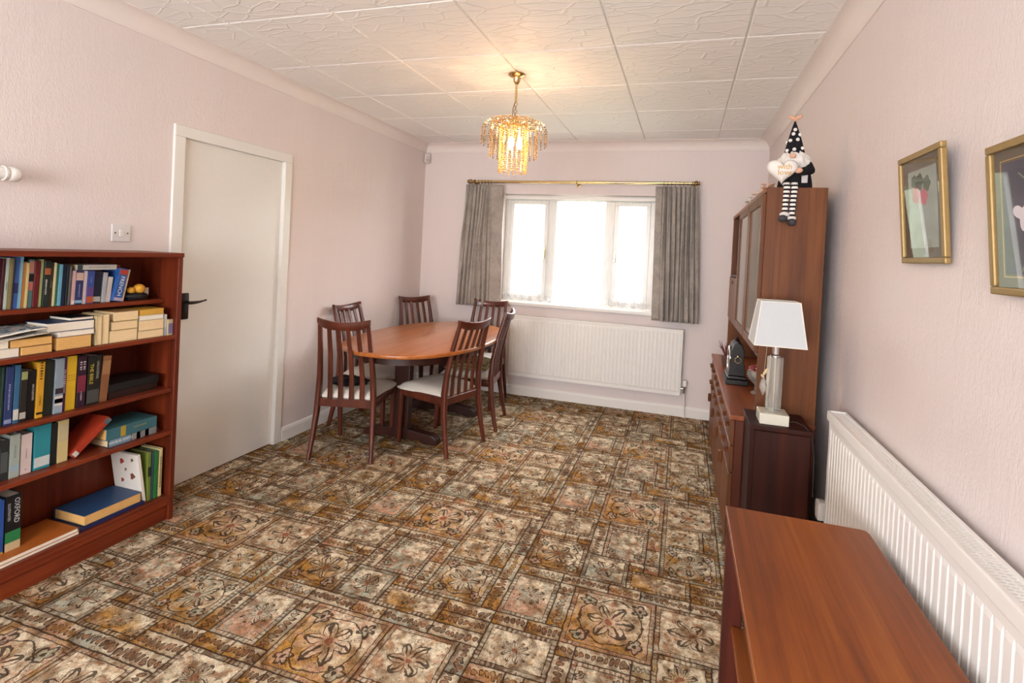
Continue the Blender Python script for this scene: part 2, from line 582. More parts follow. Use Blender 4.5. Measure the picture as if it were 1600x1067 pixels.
# ------------------------------------------------------------------ the carpet: one flat mesh, its print laid out as a repeat of panels
def carpet():
    G = 14
    CW, CH = 0.945 / G, 0.93 / G
    rnd = random.Random(11)
    gold, gold2, cream, pink, sage, rust, brown = 'ab7f3c', 'b98c46', 'd6c9b0', 'c99d84', 'b0b3a4', 'a06a45', '5c3f2b'
    occ = {}
    rects = []
    def put(x, y, w_, h_, kind, base, acc):
        for i in range(w_):
            for k in range(h_):
                occ[((x + i) % G, (y + k) % G)] = 1
        rects.append((x, y, w_, h_, kind, base, acc, (x * 3 + y * 5) % 4))
    put(0, 0, 4, 4, 2, gold, brown)
    put(4, 8, 5, 5, 2, gold2, pink)
    put(9, 2, 4, 4, 3, gold, sage)
    put(9, 9, 4, 4, 1, cream, rust)
    put(5, 3, 3, 4, 1, sage, pink)
    put(0, 5, 4, 3, 1, cream, brown)
    put(0, 9, 3, 4, 1, pink, sage)
    sizes = [(4, 2), (2, 3), (3, 2), (2, 4), (3, 3), (2, 2), (1, 3), (3, 1), (1, 2), (2, 1), (1, 1)]
    pal = [(cream, brown), (gold2, brown), (sage, brown), (gold, brown), (cream, gold), (sage, gold), (rust, cream), (pink, gold), (gold, sage)]
    for y in range(G):
        for x in range(G):
            if (x, y) in occ:
                continue
            ss = sizes[:]
            rnd.shuffle(ss)
            ss.sort(key=lambda q: -(q[0] * q[1]) + rnd.random() * 4)
            for w_, h_ in ss:
                if all(((x + i) % G, (y + k) % G) not in occ for i in range(w_) for k in range(h_)):
                    b_, a_ = rnd.choice(pal)
                    put(x, y, w_, h_, 1 if min(w_, h_) >= 2 else 0, b_, a_)
                    break
    V, Fc, loc, half, base, acc = [], [], [], [], [], []
    X0, X1, Y0, Y1 = XL - 0.06, XR, YF, YB
    for ci in range(-5, 5):
        for ri in range(-8, 10):
            ox = -1.454 - 2 * CW + ci * G * CW
            oy = 1.908 - 2 * CH + ri * G * CH + ci * 0.465
            for (x, y, w_, h_, kd, b_, a_, vr) in rects:
                x0, y0 = ox + x * CW, oy + y * CH
                x1, y1 = x0 + w_ * CW, y0 + h_ * CH
                cx_, cy_ = (x0 + x1) / 2, (y0 + y1) / 2
                hw, hh = (x1 - x0) / 2, (y1 - y0) / 2
                a0, a1, c0, c1 = max(x0, X0), min(x1, X1), max(y0, Y0), min(y1, Y1)
                if a1 <= a0 or c1 <= c0:
                    continue
                n = len(V)
                q = [(a0, c0), (a1, c0), (a1, c1), (a0, c1)]
                V += [(p[0], p[1], 0.0) for p in q]
                Fc.append((n, n + 1, n + 2, n + 3))
                for p in q:
                    loc += [p[0] - cx_, p[1] - cy_, 0]
                half += [hw, hh, kd + 0.1 * vr]
                base += list(lin(b_))
                acc += list(lin(a_))
    # rim of thickness below
    me = bpy.data.meshes.new('floor')
    me.from_pydata(V, [], Fc)
    me.attributes.new('loc', 'FLOAT_VECTOR', 'CORNER').data.foreach_set('vector', loc)
    me.attributes.new('half', 'FLOAT_VECTOR', 'FACE').data.foreach_set('vector', half)
    me.attributes.new('base', 'FLOAT_COLOR', 'FACE').data.foreach_set('color', base)
    me.attributes.new('accent', 'FLOAT_COLOR', 'FACE').data.foreach_set('color', acc)
    m = N('patchwork_print_carpet')
    def attr(nm, o):
        a = m.n('ShaderNodeAttribute', attribute_name=nm)
        return a.outputs[o]
    sp = m.n('ShaderNodeSeparateXYZ')
    m.l(attr('loc', 'Vector'), sp.inputs[0])
    sh = m.n('ShaderNodeSeparateXYZ')
    m.l(attr('half', 'Vector'), sh.inputs[0])
    world = m.coords((1, 1, 1))
    # hand-drawn wobble of the print
    wn = m.n('ShaderNodeTexNoise')
    m.l(world, wn.inputs['Vector'])
    wn.inputs['Scale'].default_value, wn.inputs['Detail'].default_value = 34, 2
    wc = m.n('ShaderNodeSeparateColor')
    m.l(wn.outputs[1], wc.inputs[0])
    wb = m.n('ShaderNodeTexNoise')
    m.l(world, wb.inputs['Vector'])
    wb.inputs['Scale'].default_value, wb.inputs['Detail'].default_value = 12, 1
    wd = m.n('ShaderNodeSeparateColor')
    m.l(wb.outputs[1], wd.inputs[0])
    step = lambda a, b: m.math('GREATER_THAN', a, b)
    inv = lambda a: m.math('SUBTRACT', 1.0, a)
    mul = lambda a, b: m.math('MULTIPLY', a, b)
    add = lambda a, b: m.math('ADD', a, b)
    sub = lambda a, b: m.math('SUBTRACT', a, b)
    ab = lambda a: m.math('ABSOLUTE', a)
    def soft(x, a, b):
        r = m.n('ShaderNodeMapRange')
        m.l(x, r.inputs[0])
        r.inputs[1].default_value, r.inputs[2].default_value = a, b
        return r.outputs[0]
    w1, w2, w3 = sub(wc.outputs[0], 0.5), sub(wc.outputs[1], 0.5), wc.outputs[2]
    v1, v2, v3 = sub(wd.outputs[0], 0.5), sub(wd.outputs[1], 0.5), wd.outputs[2]
    ex, ey = add(sp.outputs[0], mul(w1, 0.010)), add(sp.outputs[1], mul(w2, 0.010))     # edges: slight wobble
    lx, ly = add(sp.outputs[0], add(mul(w1, 0.022), mul(v1, 0.045))), add(sp.outputs[1], add(mul(w2, 0.022), mul(v2, 0.045)))   # drawings: loose
    hw, hh, kd = sh.outputs[0], sh.outputs[1], sh.outputs[2]
    ax, ay = sub(hw, ab(ex)), sub(hh, ab(ey))
    d = m.math('MINIMUM', ax, ay)
    mn = m.math('MINIMUM', hw, hh)
    B_, A_ = attr('base', 'Color'), attr('accent', 'Color')
    DK, CR = lin('2c1b11'), lin('e6dbc2')
    isB, isM = step(kd, 0.5), step(kd, 1.5)
    vr = m.math('FRACT', kd, 0)
    isR = mul(isB, m.math('MAXIMUM', isM, inv(step(vr, 0.15))))      # panels with a rosette
    isN = mul(isB, mul(step(vr, 0.25), inv(isM)))                      # panels with a second inner frame
    npet = m.math('ADD', 3.0, m.math('FLOOR', mul(vr, 20.0), 0))
    # ground: each panel fades across from its colour to cream
    n2 = m.noise(m.coords((1, 1, 1), rot=(0, 0, 0.7)), 17, 2, 0.6)
    fade = add(mul(m.math('DIVIDE', add(ly, mul(lx, 0.6)), add(hw, hh)), 0.55), add(mul(v3, 0.9), mul(w3, 0.35)))
    c = m.mix(soft(fade, 0.42, 0.80), B_, CR)
    c = m.mix(mul(soft(n2, 0.50, 0.62), 0.7), c, A_)
    c = m.mix(mul(soft(w3, 0.52, 0.66), 0.5), c, lin('b07a4a'))
    # rosette
    r = m.math('SQRT', add(mul(lx, lx), mul(ly, ly)))
    rn = m.math('DIVIDE', r, mn)
    th = m.math('ARCTAN2', ly, lx)
    pet = add(0.22, mul(ab(m.math('COSINE', mul(th, npet))), 0.34))
    dp = sub(rn, pet)
    inP = mul(inv(step(dp, 0.0)), isR)
    c = m.mix(mul(inP, 0.55), c, m.mix(soft(rn, 0.1, 0.5), A_, CR))
    ink = mul(inv(step(ab(dp), 0.035)), isR)
    ink = m.math('MAXIMUM', ink, mul(mul(inv(step(ab(sub(m.math('COSINE', mul(th, mul(npet, 2.0))), 0.95)), 0.06)), inP), step(rn, 0.14)))
    c = m.mix(mul(mul(inv(step(rn, 0.10)), isR), 0.8), c, lin('8c4a34'))
    # ring and corner leaves of the medallions
    ink = m.math('MAXIMUM', ink, mul(inv(step(ab(sub(rn, 0.74)), 0.018)), isM))
    cr = add(ax, ay)
    cl = mul(inv(step(add(cr, mul(w3, 0.04)), 0.088)), isM)
    c = m.mix(mul(cl, 0.75), c, lin('8a5a2c'))
    # florets set in the four quarters, and one in each inner frame
    qx, qy = sub(ab(lx), mul(hw, 0.60)), sub(ab(ly), mul(hh, 0.60))
    r2 = m.math('DIVIDE', m.math('SQRT', add(mul(qx, qx), mul(qy, qy))), mn)
    t2 = m.math('ARCTAN2', qy, qx)
    e2 = sub(r2, add(0.11, mul(ab(m.math('COSINE', mul(t2, 2.5))), 0.09)))
    isQ = m.math('MAXIMUM', isM, mul(isB, step(vr, 0.15)))
    c = m.mix(mul(mul(inv(step(e2, 0.0)), isQ), 0.75), c, m.mix(soft(v3, 0.42, 0.58), lin('c7a79a'), lin('9aa08c')))
    ink = m.math('MAXIMUM', ink, mul(inv(step(ab(e2), 0.030)), isQ))
    ink = m.math('MAXIMUM', ink, mul(inv(step(r2, 0.05)), isQ))
    # border band with a beaded row
    bw = 0.019
    inb = mul(inv(step(d, add(bw, mul(w3, 0.006)))), isB)
    bd = mul(inb, step(add(vr, v3), 0.55))
    c = m.mix(mul(inb, 0.85), c, m.mix(soft(n2, 0.40, 0.60), A_, m.mix(soft(v3, 0.4, 0.6), B_, CR)))
    along = add(mul(step(ax, ay), ex), mul(inv(step(ax, ay)), ey))
    dots = m.math('SINE', mul(along, 2 * PI / 0.019))
    c = m.mix(mul(mul(bd, step(dots, 0.3)), 0.6), c, CR)
    ink = m.math('MAXIMUM', ink, mul(mul(bd, inv(step(dots, -0.72))), 0.7))
    # little rosettes along the narrow strips
    st_ = inv(isB)
    hz = step(hw, hh)
    sl = add(mul(hz, lx), mul(inv(hz), ly))
    sc_ = add(mul(hz, ly), mul(inv(hz), lx))
    pm = sub(m.math('PINGPONG', sl, 0.022), 0.011)
    rr = m.math('SQRT', add(mul(mul(pm, 1.6), mul(pm, 1.6)), mul(sc_, sc_)))
    c = m.mix(mul(mul(st_, inv(step(rr, 0.013))), 0.8), c, m.mix(soft(w3, 0.45, 0.6), A_, lin('94603c')))
    ink = m.math('MAXIMUM', ink, mul(st_, inv(step(ab(sub(rr, 0.014)), 0.0022))))
    # inked outlines and loose pen strokes
    ink = m.math('MAXIMUM', ink, inv(step(d, 0.0030)))
    ink = m.math('MAXIMUM', ink, mul(inv(step(ab(sub(d, bw)), 0.0017)), isB))
    ink = m.math('MAXIMUM', ink, mul(inv(step(ab(sub(d, 0.034)), 0.0020)), isN))
    c = m.mix(mul(mul(step(d, 0.034), isN), 0.6), c, A_)
    s1 = m.noise(world, 42, 2, 0.5, 0.7)
    s2 = m.noise(m.coords((1, 1, 1), rot=(0, 0, 2.1)), 75, 2, 0.55, 0.4)
    pen = m.math('MAXIMUM', inv(step(ab(sub(s1, 0.51)), 0.011)), mul(inv(step(ab(sub(s2, 0.5)), 0.014)), 0.6))
    ink = m.math('MAXIMUM', ink, mul(pen, 0.7))
    ink = m.math('MAXIMUM', ink, mul(soft(s2, 0.62, 0.70), 0.7))
    leaf = mul(soft(s1, 0.56, 0.60), sub(isB, mul(isR, 0.6)))
    c = m.mix(mul(leaf, 0.75), c, m.mix(soft(v3, 0.45, 0.55), lin('8d8f78'), lin('a4604a')))
    ink = m.math('MAXIMUM', ink, mul(mul(inv(step(ab(sub(s1, 0.575)), 0.012)), isB), 0.8))
    shd = m.noise(m.coords((1, 1, 1), rot=(0, 0, 1.3)), 15, 2, 0.55, 0.5)
    c = m.mix(mul(soft(shd, 0.47, 0.66), 0.68), c, lin('6b4a24'))
    c = m.mix(mul(inv(soft(d, 0.0, 0.03)), 0.35), c, lin('4a3220'))
    c = m.mix(mul(ink, 0.88), c, DK)
    # pile
    pile = m.noise(world, 380, 1, 0.6)
    c = m.mix(0.45, c, m.mix(pile, lin('3a3028'), lin('f4ead8')), 'SOFT_LIGHT')
    m.set(c, 0.95, 0, 0.1)
    m.bump(add(pile, mul(s2, 0.6)), 0.5, 0.004)
    me.materials.append(m.m)
    o = bpy.data.objects.new('floor', me)
    COL.objects.link(o)
    tag(o, 'fitted carpet printed with gold and brown patchwork medallions', 'carpet', kind='structure')
carpet()

# ------------------------------------------------------------------ window, net, sill, outside
def window(name, x0, x1, z0, z1, y, mull, label):
    wd = thing(name, label, 'window', ((x0 + x1) / 2, y, z0), kind='structure')
    f = B()
    e = 0.055
    f.box(x0, x1, y, y + 0.07, z0, z0 + e, 0.004).box(x0, x1, y, y + 0.07, z1 - e, z1, 0.004)
    f.box(x0, x0 + e, y, y + 0.07, z0 + e, z1 - e, 0.003).box(x1 - e, x1, y, y + 0.07, z0 + e, z1 - e, 0.003)
    obj('window_frame', f, M_GLOSSWHITE, wd)
    edges = [x0 + e] + [q for m_ in mull for q in m_] + [x1 - e]
    for a, b in mull:
        obj('mullion', B().box(a, b, y - 0.004, y + 0.07, z0 + e, z1 - e, 0.004), M_GLOSSWHITE, wd)
    for i in range(0, len(edges), 2):
        a, b = edges[i], edges[i + 1]
        s_ = 0.0
        if i != 2 or len(edges) < 6:
            s_ = 0.04
            q = B()
            q.box(a, b, y - 0.012, y + 0.05, z0 + e, z0 + e + s_, 0.004).box(a, b, y - 0.012, y + 0.05, z1 - e - s_, z1 - e, 0.004)
            q.box(a, a + s_, y - 0.012, y + 0.05, z0 + e + s_, z1 - e - s_, 0.003).box(b - s_, b, y - 0.012, y + 0.05, z0 + e + s_, z1 - e - s_, 0.003)
            sash = obj('sash', q, M_GLOSSWHITE, wd)
            hx = b - s_ / 2 if i == 0 else a + s_ / 2
            obj('window_handle', B().box(hx - 0.008, hx + 0.008, y - 0.022, y - 0.012, 1.42, 1.50, 0.003)
                .box(hx - 0.007, hx + 0.007, y - 0.036, y - 0.022, 1.38, 1.47, 0.004), M_BRASS, sash)
        obj('pane', B().box(a + s_, b - s_, y + 0.028, y + 0.034, z0 + e + s_, z1 - e - s_), M_PANE, wd)
    return wd
window('window_1', WX0, WX1, WZ0, WZ1, YB + 0.09, [(-1.333, -1.247), (-0.761, -0.668)], 'white framed three-light casement window behind the net curtain')
window('window_2', FX0, FX1, FZ0, FZ1, YF - 0.16, [(-1.04, -0.96)], 'wide white framed window behind the viewer')
st('trim_4', B().box(WX0 - 0.03, WX1 + 0.03, YB - 0.035, YB, WZ0 - 0.035, WZ0, 0.008, 3).box(WX0, WX1, YB, YB + 0.09, WZ0 - 0.035, WZ0), M_GLOSSWHITE, 'white window sill below the net curtain', 'window sill')
st('hedge_screen', B().box(-9, 9, 11.5, 12.6, -0.3, 2.6, 0.2, 2), plain('6c7462', 0.9, mottle=0.45, scale=9), 'added green hedge faintly seen through the window', 'hedge_screen')  # added outside to cut the sky brightness behind the net
st('lawn', B().box(-14, 14, YB + 0.4, 22, -0.4, -0.3), plain('7f8474', 0.9, mottle=0.3, scale=3), 'green garden lawn seen faintly through the window', 'lawn')

def mat_net():
    m = N('white_net_lace')
    v = m.coords((1, 1, 1))
    tr = m.n('ShaderNodeBsdfTransparent')
    tl = m.n('ShaderNodeBsdfTranslucent')
    tl.inputs[0].default_value = (0.45, 0.45, 0.45, 1)
    df = m.n('ShaderNodeBsdfDiffuse')
    df.inputs[0].default_value = (0.9, 0.9, 0.88, 1)
    a = m.n('ShaderNodeMixShader')
    a.inputs[0].default_value = 0.4
    m.l(tl.outputs[0], a.inputs[1])
    m.l(df.outputs[0], a.inputs[2])
    sp = m.n('ShaderNodeSeparateXYZ')
    m.l(v, sp.inputs[0])
    lace = m.noise(m.coords((1, 1, 0.12)), 60, 3, 0.6, 0.3)
    hem = m.n('ShaderNodeMapRange')
    m.l(sp.outputs[2], hem.inputs[0])
    hem.inputs[1].default_value, hem.inputs[2].default_value, hem.inputs[3].default_value, hem.inputs[4].default_value = 0.0, 0.15, 0.30, 0.0
    dens = m.math('ADD', m.math('ADD', 0.15, hem.outputs[0]), m.math('MULTIPLY', m.math('SUBTRACT', lace, 0.5), 0.30))
    mx = m.n('ShaderNodeMixShader')
    dens = m.math('MINIMUM', m.math('MAXIMUM', dens, 0.04), 0.92)
    m.l(dens, mx.inputs[0])
    m.l(tr.outputs[0], mx.inputs[1])
    m.l(a.outputs[0], mx.inputs[2])
    m.l(mx.outputs[0], m.out.inputs[0])
    return m.m
def net():
    b = B()
    rnd = random.Random(3)
    ph = [rnd.uniform(0, 6.3) for _ in range(4)]
    def fn(u, v):
        x = WX0 + 0.01 + u * (WX1 - WX0 - 0.02)
        yy = 0.008 * math.sin(u * 120 + ph[0]) + 0.006 * math.sin(u * 67 + ph[1]) + 0.004 * math.sin(u * 211 + ph[2])
        zb = WZ0 + 0.012 + 0.014 * abs(math.sin(u * 46))
        z = 1.985 + (zb - 1.985) * v
        return (x, YB + 0.045 + yy * (0.5 + 0.6 * v), z)
    b.grid(fn, 240, 12)
    o = obj('net_curtain', b, mat_net(), smooth=180, at=((WX0 + WX1) / 2, YB + 0.045, WZ0 + 0.012))
    tag(o, 'sheer white lace net curtain hanging across the window', 'net curtain')
    r = thing('net_rail', 'white net curtain rail across the top of the window recess', 'curtain rail', ((WX0 + WX1) / 2, YB + 0.03, 1.985))
    obj('rail', B().box(WX0 + 0.005, WX1 - 0.005, YB + 0.012, YB + 0.034, 1.972, 2.0, 0.004), M_WHITE, r)
    for sx in (WX0, WX1 - 0.012):
        obj('rail_bracket', B().box(sx, sx + 0.012, YB + 0.008, YB + 0.045, 1.965, 2.012, 0.003), M_WHITE, r)
net()

# curtain pole, rings, curtains
PZ, PY = 2.128, YB - 0.09
pole = thing('curtain_pole', 'brass curtain pole with ball finials above the window', 'curtain pole', (-1.02, YB, PZ))
obj('pole', B().cyl((-2.15, PY, PZ), (0.095, PY, PZ), 0.0135, n=16), M_BRASS, pole, 40)
for sx, x in ((-1, -2.15), (1, 0.095)):
    prof = [(0.0, 0.052), (0.008, 0.05), (0.018, 0.042), (0.024, 0.03), (0.022, 0.018), (0.013, 0.010), (0.017, 0.006), (0.017, -0.004), (0.0, -0.004)]
    Mx = axes((x, PY, PZ), (0, 0, 1), (0, sx, 0))
    obj('finial', B().lathe(prof, n=16, M=Mx), M_BRASS_D, pole, 40)
for x in (-2.08, -1.02, 0.04):
    obj('bracket', B().cyl((x, YB, PZ - 0.02), (x, PY, PZ - 0.02), 0.006, n=8).lathe([(0, 0.01), (0.018, 0.008), (0.02, 0)], n=14, M=axes((x, YB, PZ - 0.02), (1, 0, 0), (0, 0, 1))).torus((x, PY, PZ), 0.016, 0.004, 'X', 14, 6), M_BRASS_D, pole, 40)
RINGS = [-2.135, -2.105, -2.07, -2.035, -2.0, -1.965, -1.93, -1.90, -0.215, -0.18, -0.145, -0.11, -0.075, -0.04, -0.005, 0.03, 0.06]
for x in RINGS:
    obj('curtain_ring', B().torus((x, PY, PZ - 0.006), 0.0205, 0.0028, 'X', 14, 6), M_BRASS_D, pole, 60)

def mat_curtain():
    m = N('taupe_damask')
    a = m.noise(m.coords((1, 1, 0.6)), 40, 4, 0.6, 1.2)
    b = m.noise(m.coords((1, 1, 1)), 7, 3, 0.5, 0.6)
    c = m.ramp(m.math('ADD', m.math('MULTIPLY', a, 0.5), m.math('MULTIPLY', b, 0.5)), [(0.35, '8b837c'), (0.5, '9d958d'), (0.65, 'ada49b')])
    m.set(c, 0.6, 0, 0.4)
    m.p.inputs['Sheen Weight'].default_value = 0.25
    m.bump(a, 0.15, 0.003)
    return m.m
M_CURT = mat_curtain()
def curtain(label, tl, tr, bl, br, n, flat):
    zt, zb = 2.098, 0.872
    b = B()
    def fn(u, v):
        # u across, v down; pinch pleats gather near the top, folds run down
        z = zt + (zb - zt) * v
        x = (tl + (bl - tl) * v) + ((tr + (br - tr) * v) - (tl + (bl - tl) * v)) * u
        s_ = (u - flat[0]) / (flat[1] - flat[0])
        a = 0.0
        if 0 <= s_ <= 1:
            pin = math.exp(-((v - 0.085) / 0.03) ** 2)
            amp = (0.014 + 0.036 * min(1, max(0, (v - 0.05) / 0.35))) * (1 - 0.25 * pin) + 0.008 * pin
            wv = math.sin(2 * PI * n * s_ + 0.5 * math.sin(3 * v + 9 * s_))
            a = amp * (wv - 0.35 * math.sin(4 * PI * n * s_ + 1.0 + v))
            x += 0.006 * math.sin(2 * PI * n * s_ * 1.0 + 1.3) * min(1, v * 2)
            ed = min(1, min(s_, 1 - s_) * n * 2)
            a *= ed
        a += 0.006 * math.sin(5 * v + 4 * u)
        return (x, PY - 0.002 + a, z)
    b.grid(fn, 150, 36)
    xs = (tl + tr) / 2
    o = obj('curtain', b, M_CURT, at=(xs, PY, zb))
    so = o.modifiers.new('thickness', 'SOLIDIFY')
    so.thickness = 0.003
    for p in o.data.polygons:
        p.use_smooth = True
    return tag(o, label, 'curtain', 'pleated taupe curtains at the window')
curtain('taupe pleated curtain hanging above the dining chairs', -2.168, -1.772, -2.228, -1.735, 8.0, (0.0, 0.72))
curtain('taupe pleated curtain hanging beside the tall wall unit', -0.285, 0.09, -0.262, 0.142, 8.0, (0.14, 1.0))

# ------------------------------------------------------------------ radiators
def ribs(n, t0, t1, depth, z0, z1, place, m_end=0.03):
    """fluted front panel; place(t, d, z) -> world, d = outward distance"""
    b = B()
    cols = []
    p = (t1 - t0) / n
    for i in range(n):
        a = t0 + i * p
        cols += [(a, 0), (a + 0.14 * p, 1), (a + 0.80 * p, 1), (a + 0.94 * p, 0)]
    cols.append((t1, 0))
    rows = [(z0, 0), (z0 + m_end, 0), (z0 + m_end + 0.012, 1), (z1 - m_end - 0.012, 1), (z1 - m_end, 0), (z1, 0)]
    g = [[b.bm.verts.new(place(t, depth * f * q, z)) for z, q in rows] for t, f in cols]
    for i in range(len(cols) - 1):
        for k in range(len(rows) - 1):
            b.bm.faces.new((g[i][k], g[i + 1][k], g[i + 1][k + 1], g[i][k + 1]))
    bmesh.ops.recalc_face_normals(b.bm, faces=list(b.bm.faces))
    return b
RX0, RX1, RZ0, RZ1 = -1.63, 0.028, 0.208, 0.802
RY = YB - 0.088
rad = thing('radiator', 'long white panel radiator below the window', 'radiator', ((RX0 + RX1) / 2, YB, RZ0))
obj('front_panel', ribs(46, RX0 + 0.012, RX1 - 0.012, 0.006, RZ0, RZ1, lambda t, d, z: (t, RY + 0.008 - d, z)), M_RAD, rad)
bb = B().box(RX0 + 0.012, RX1 - 0.012, RY + 0.012, RY + 0.03, RZ0, RZ1 - 0.01, 0.004)
obj('water_panel', bb, M_RAD, rad)
for x in (RX0, RX1 - 0.012):
    obj('side_panel', B().box(x, x + 0.012, RY + 0.004, YB - 0.03, RZ0 + 0.004, RZ1, 0.004), M_RAD, rad)
g = B().box(RX0, RX1, RY + 0.004, RY + 0.016, RZ1 - 0.012, RZ1 + 0.004, 0.003).box(RX0, RX1, YB - 0.042, YB - 0.03, RZ1 - 0.012, RZ1 + 0.004, 0.003)
for i in range(100):
    x = RX0 + 0.01 + i * (RX1 - RX0 - 0.02) / 99
    g.box(x - 0.003, x + 0.003, RY + 0.014, YB - 0.04, RZ1 - 0.004, RZ1 + 0.002)
gg = obj('grille', g, M_RAD, rad)
gg['kind'] = 'stuff'
for x in (RX0 + 0.3, RX1 - 0.3):
    obj('wall_bracket', B().box(x, x + 0.03, YB - 0.03, YB - 0.0005, RZ0 + 0.1, RZ1 - 0.1), M_RAD, rad)
vx = RX1 + 0.032
va = obj('valve', B().cyl((RX1 - 0.01, YB - 0.055, RZ0 + 0.06), (vx, YB - 0.055, RZ0 + 0.06), 0.009).cyl((vx, YB - 0.055, RZ0 + 0.02), (vx, YB - 0.055, RZ0 + 0.085), 0.013), M_CHROME, rad, 40)
obj('valve_cap', B().lathe([(0, 0.06), (0.014, 0.058), (0.019, 0.045), (0.02, 0.005), (0.015, 0)], (vx, YB - 0.055, RZ0 + 0.082), 14), M_WHITE, va, 40)
obj('feed_pipe', B().tube([(vx, YB - 0.055, RZ0 + 0.02), (vx, YB - 0.053, RZ0 - 0.03), (vx + 0.008, YB - 0.035, 0.11), (vx + 0.008, YB - 0.03, 0.0)], 0.0075, 10), M_WHITE, rad, 40)

# right-hand radiator, double panel with grille
QX0, QX1, QY0, QY1, QZ0, QZ1 = 0.572, 0.645, 0.55, 2.275, 0.27, 0.868
rad = thing('radiator', 'white double panel radiator with slotted top beside the teak table', 'radiator', (0.61, (QY0 + QY1) / 2, QZ0))
obj('front_panel', ribs(52, QY0 + 0.01, QY1 - 0.01, 0.003, QZ0, QZ1 - 0.035, lambda t, d, z: (QX0 + 0.012 - d, t, z)), M_RAD, rad)
obj('water_panel', B().box(QX0 + 0.014, QX0 + 0.026, QY0 + 0.01, QY1 - 0.01, QZ0, QZ1 - 0.04, 0.003), M_RAD, rad)
obj('rear_panel', B().box(QX1 - 0.02, QX1 - 0.008, QY0 + 0.01, QY1 - 0.01, QZ0, QZ1 - 0.02, 0.003), M_RAD, rad)
obj('top_rim', B().box(QX0 + 0.002, QX0 + 0.012, QY0, QY1, QZ1 - 0.036, QZ1, 0.003, 2), M_RAD, rad)
for y in (QY0, QY1 - 0.008):
    obj('side_panel', B().box(QX0 + 0.012, QX1 - 0.002, y, y + 0.008, QZ0 + 0.01, QZ1, 0.003), M_RAD, rad)
g = B().box(QX0 + 0.012, QX0 + 0.022, QY0 + 0.008, QY1 - 0.008, QZ1 - 0.010, QZ1 - 0.005)
g.box(QX1 - 0.012, QX1 - 0.002, QY0 + 0.008, QY1 - 0.008, QZ1 - 0.010, QZ1 - 0.002)
for q in (0.0325, 0.046):
    g.box(QX0 + q, QX0 + q + 0.0035, QY0 + 0.008, QY1 - 0.008, QZ1 - 0.010, QZ1 - 0.005)
n = 150
for i in range(n):
    y = QY0 + 0.012 + i * (QY1 - QY0 - 0.024) / (n - 1)
    g.box(QX0 + 0.022, QX1 - 0.012, y - 0.0034, y + 0.0034, QZ1 - 0.010, QZ1 - 0.0055)
gg = obj('grille', g, M_RAD, rad)
gg['kind'] = 'stuff'
fl = B()
for i in range(52):
    y = QY0 + 0.012 + i * (QY1 - QY0 - 0.024) / 52
    fl.box(QX0 + 0.026, QX1 - 0.02, y, y + 0.002, QZ0 + 0.03, QZ1 - 0.05)
ff = obj('convector_fins', fl, M_RAD, rad)
ff['kind'] = 'stuff'
for y in (0.85, 1.95):
    obj('wall_bracket', B().box(QX1 - 0.009, XR - 0.0005, y, y + 0.03, QZ0 + 0.1, QZ1 - 0.1), M_RAD, rad)
va = obj('valve', B().cyl((0.6, QY1 - 0.01, 0.40), (0.6, QY1 + 0.05, 0.40), 0.011).cyl((0.6, QY1 + 0.05, 0.42), (0.6, QY1 + 0.05, 0.36), 0.013), M_CHROME, rad, 40)
obj('valve_cap', B().box(0.566, 0.60, QY1 + 0.022, QY1 + 0.07, 0.412, 0.485, 0.008, 2).box(0.598, 0.628, QY1 + 0.018, QY1 + 0.062, 0.43, 0.50, 0.008, 2), plain('d8d2ca', 0.4), va, 40)
obj('feed_pipe', B().cyl((0.6, QY1 + 0.05, 0.37), (0.6, QY1 + 0.05, 0.0), 0.0075), M_WHITE, rad, 40)

# ------------------------------------------------------------------ door
dr = thing('door_1', 'plain white flush door with a dark bronze lever handle', 'door', (XL - 0.03, (D0 + D1) / 2, 0), kind='structure')
obj('door_leaf', B().box(XL - 0.055, XL - 0.014, D0 + 0.012, D1 - 0.012, 0.008, DZ - 0.012, 0.002), M_GLOSSWHITE, dr)
fr = B()
for y in (D0 - 0.052, D1 - 0.012):
    fr.box(XL - 0.02, XL + 0.014, y, y + 0.064, 0, DZ - 0.012, 0.004, 2)
fr.box(XL - 0.02, XL + 0.014, D0 - 0.052, D1 + 0.052, DZ - 0.012, DZ + 0.052, 0.005, 2)
obj('architrave', fr, M_GLOSSWHITE, dr)
st_b = B().box(XL - 0.058, XL - 0.02, D0, D0 + 0.011, 0, DZ).box(XL - 0.058, XL - 0.02, D1 - 0.011, D1, 0, DZ).box(XL - 0.058, XL - 0.02, D0, D1, DZ - 0.011, DZ)
obj('door_stop', st_b, M_GLOSSWHITE, dr)
hp = obj('handle_plate', B().box(XL - 0.014, XL - 0.008, 2.196, 2.238, 0.955, 1.105, 0.006, 2), M_BRONZE, dr, 40)
obj('lever', B().tube([(XL - 0.010, 2.217, 1.052), (XL + 0.03, 2.217, 1.052)], 0.009, 10)
    .tube([(XL + 0.03, 2.210, 1.052), (XL + 0.034, 2.235, 1.052), (XL + 0.034, 2.27, 1.054), (XL + 0.034, 2.305, 1.060)], [0.010, 0.0095, 0.007, 0.0045], 10)
    .ell((XL + 0.034, 2.309, 1.061), 0.006), M_BRONZE, hp, 40)
for z in (0.25, 1.72):
    obj('hinge', B().cyl((XL - 0.008, D1 - 0.012, z), (XL - 0.008, D1 - 0.012, z + 0.09), 0.006, n=10), M_GLOSSWHITE, dr, 40)

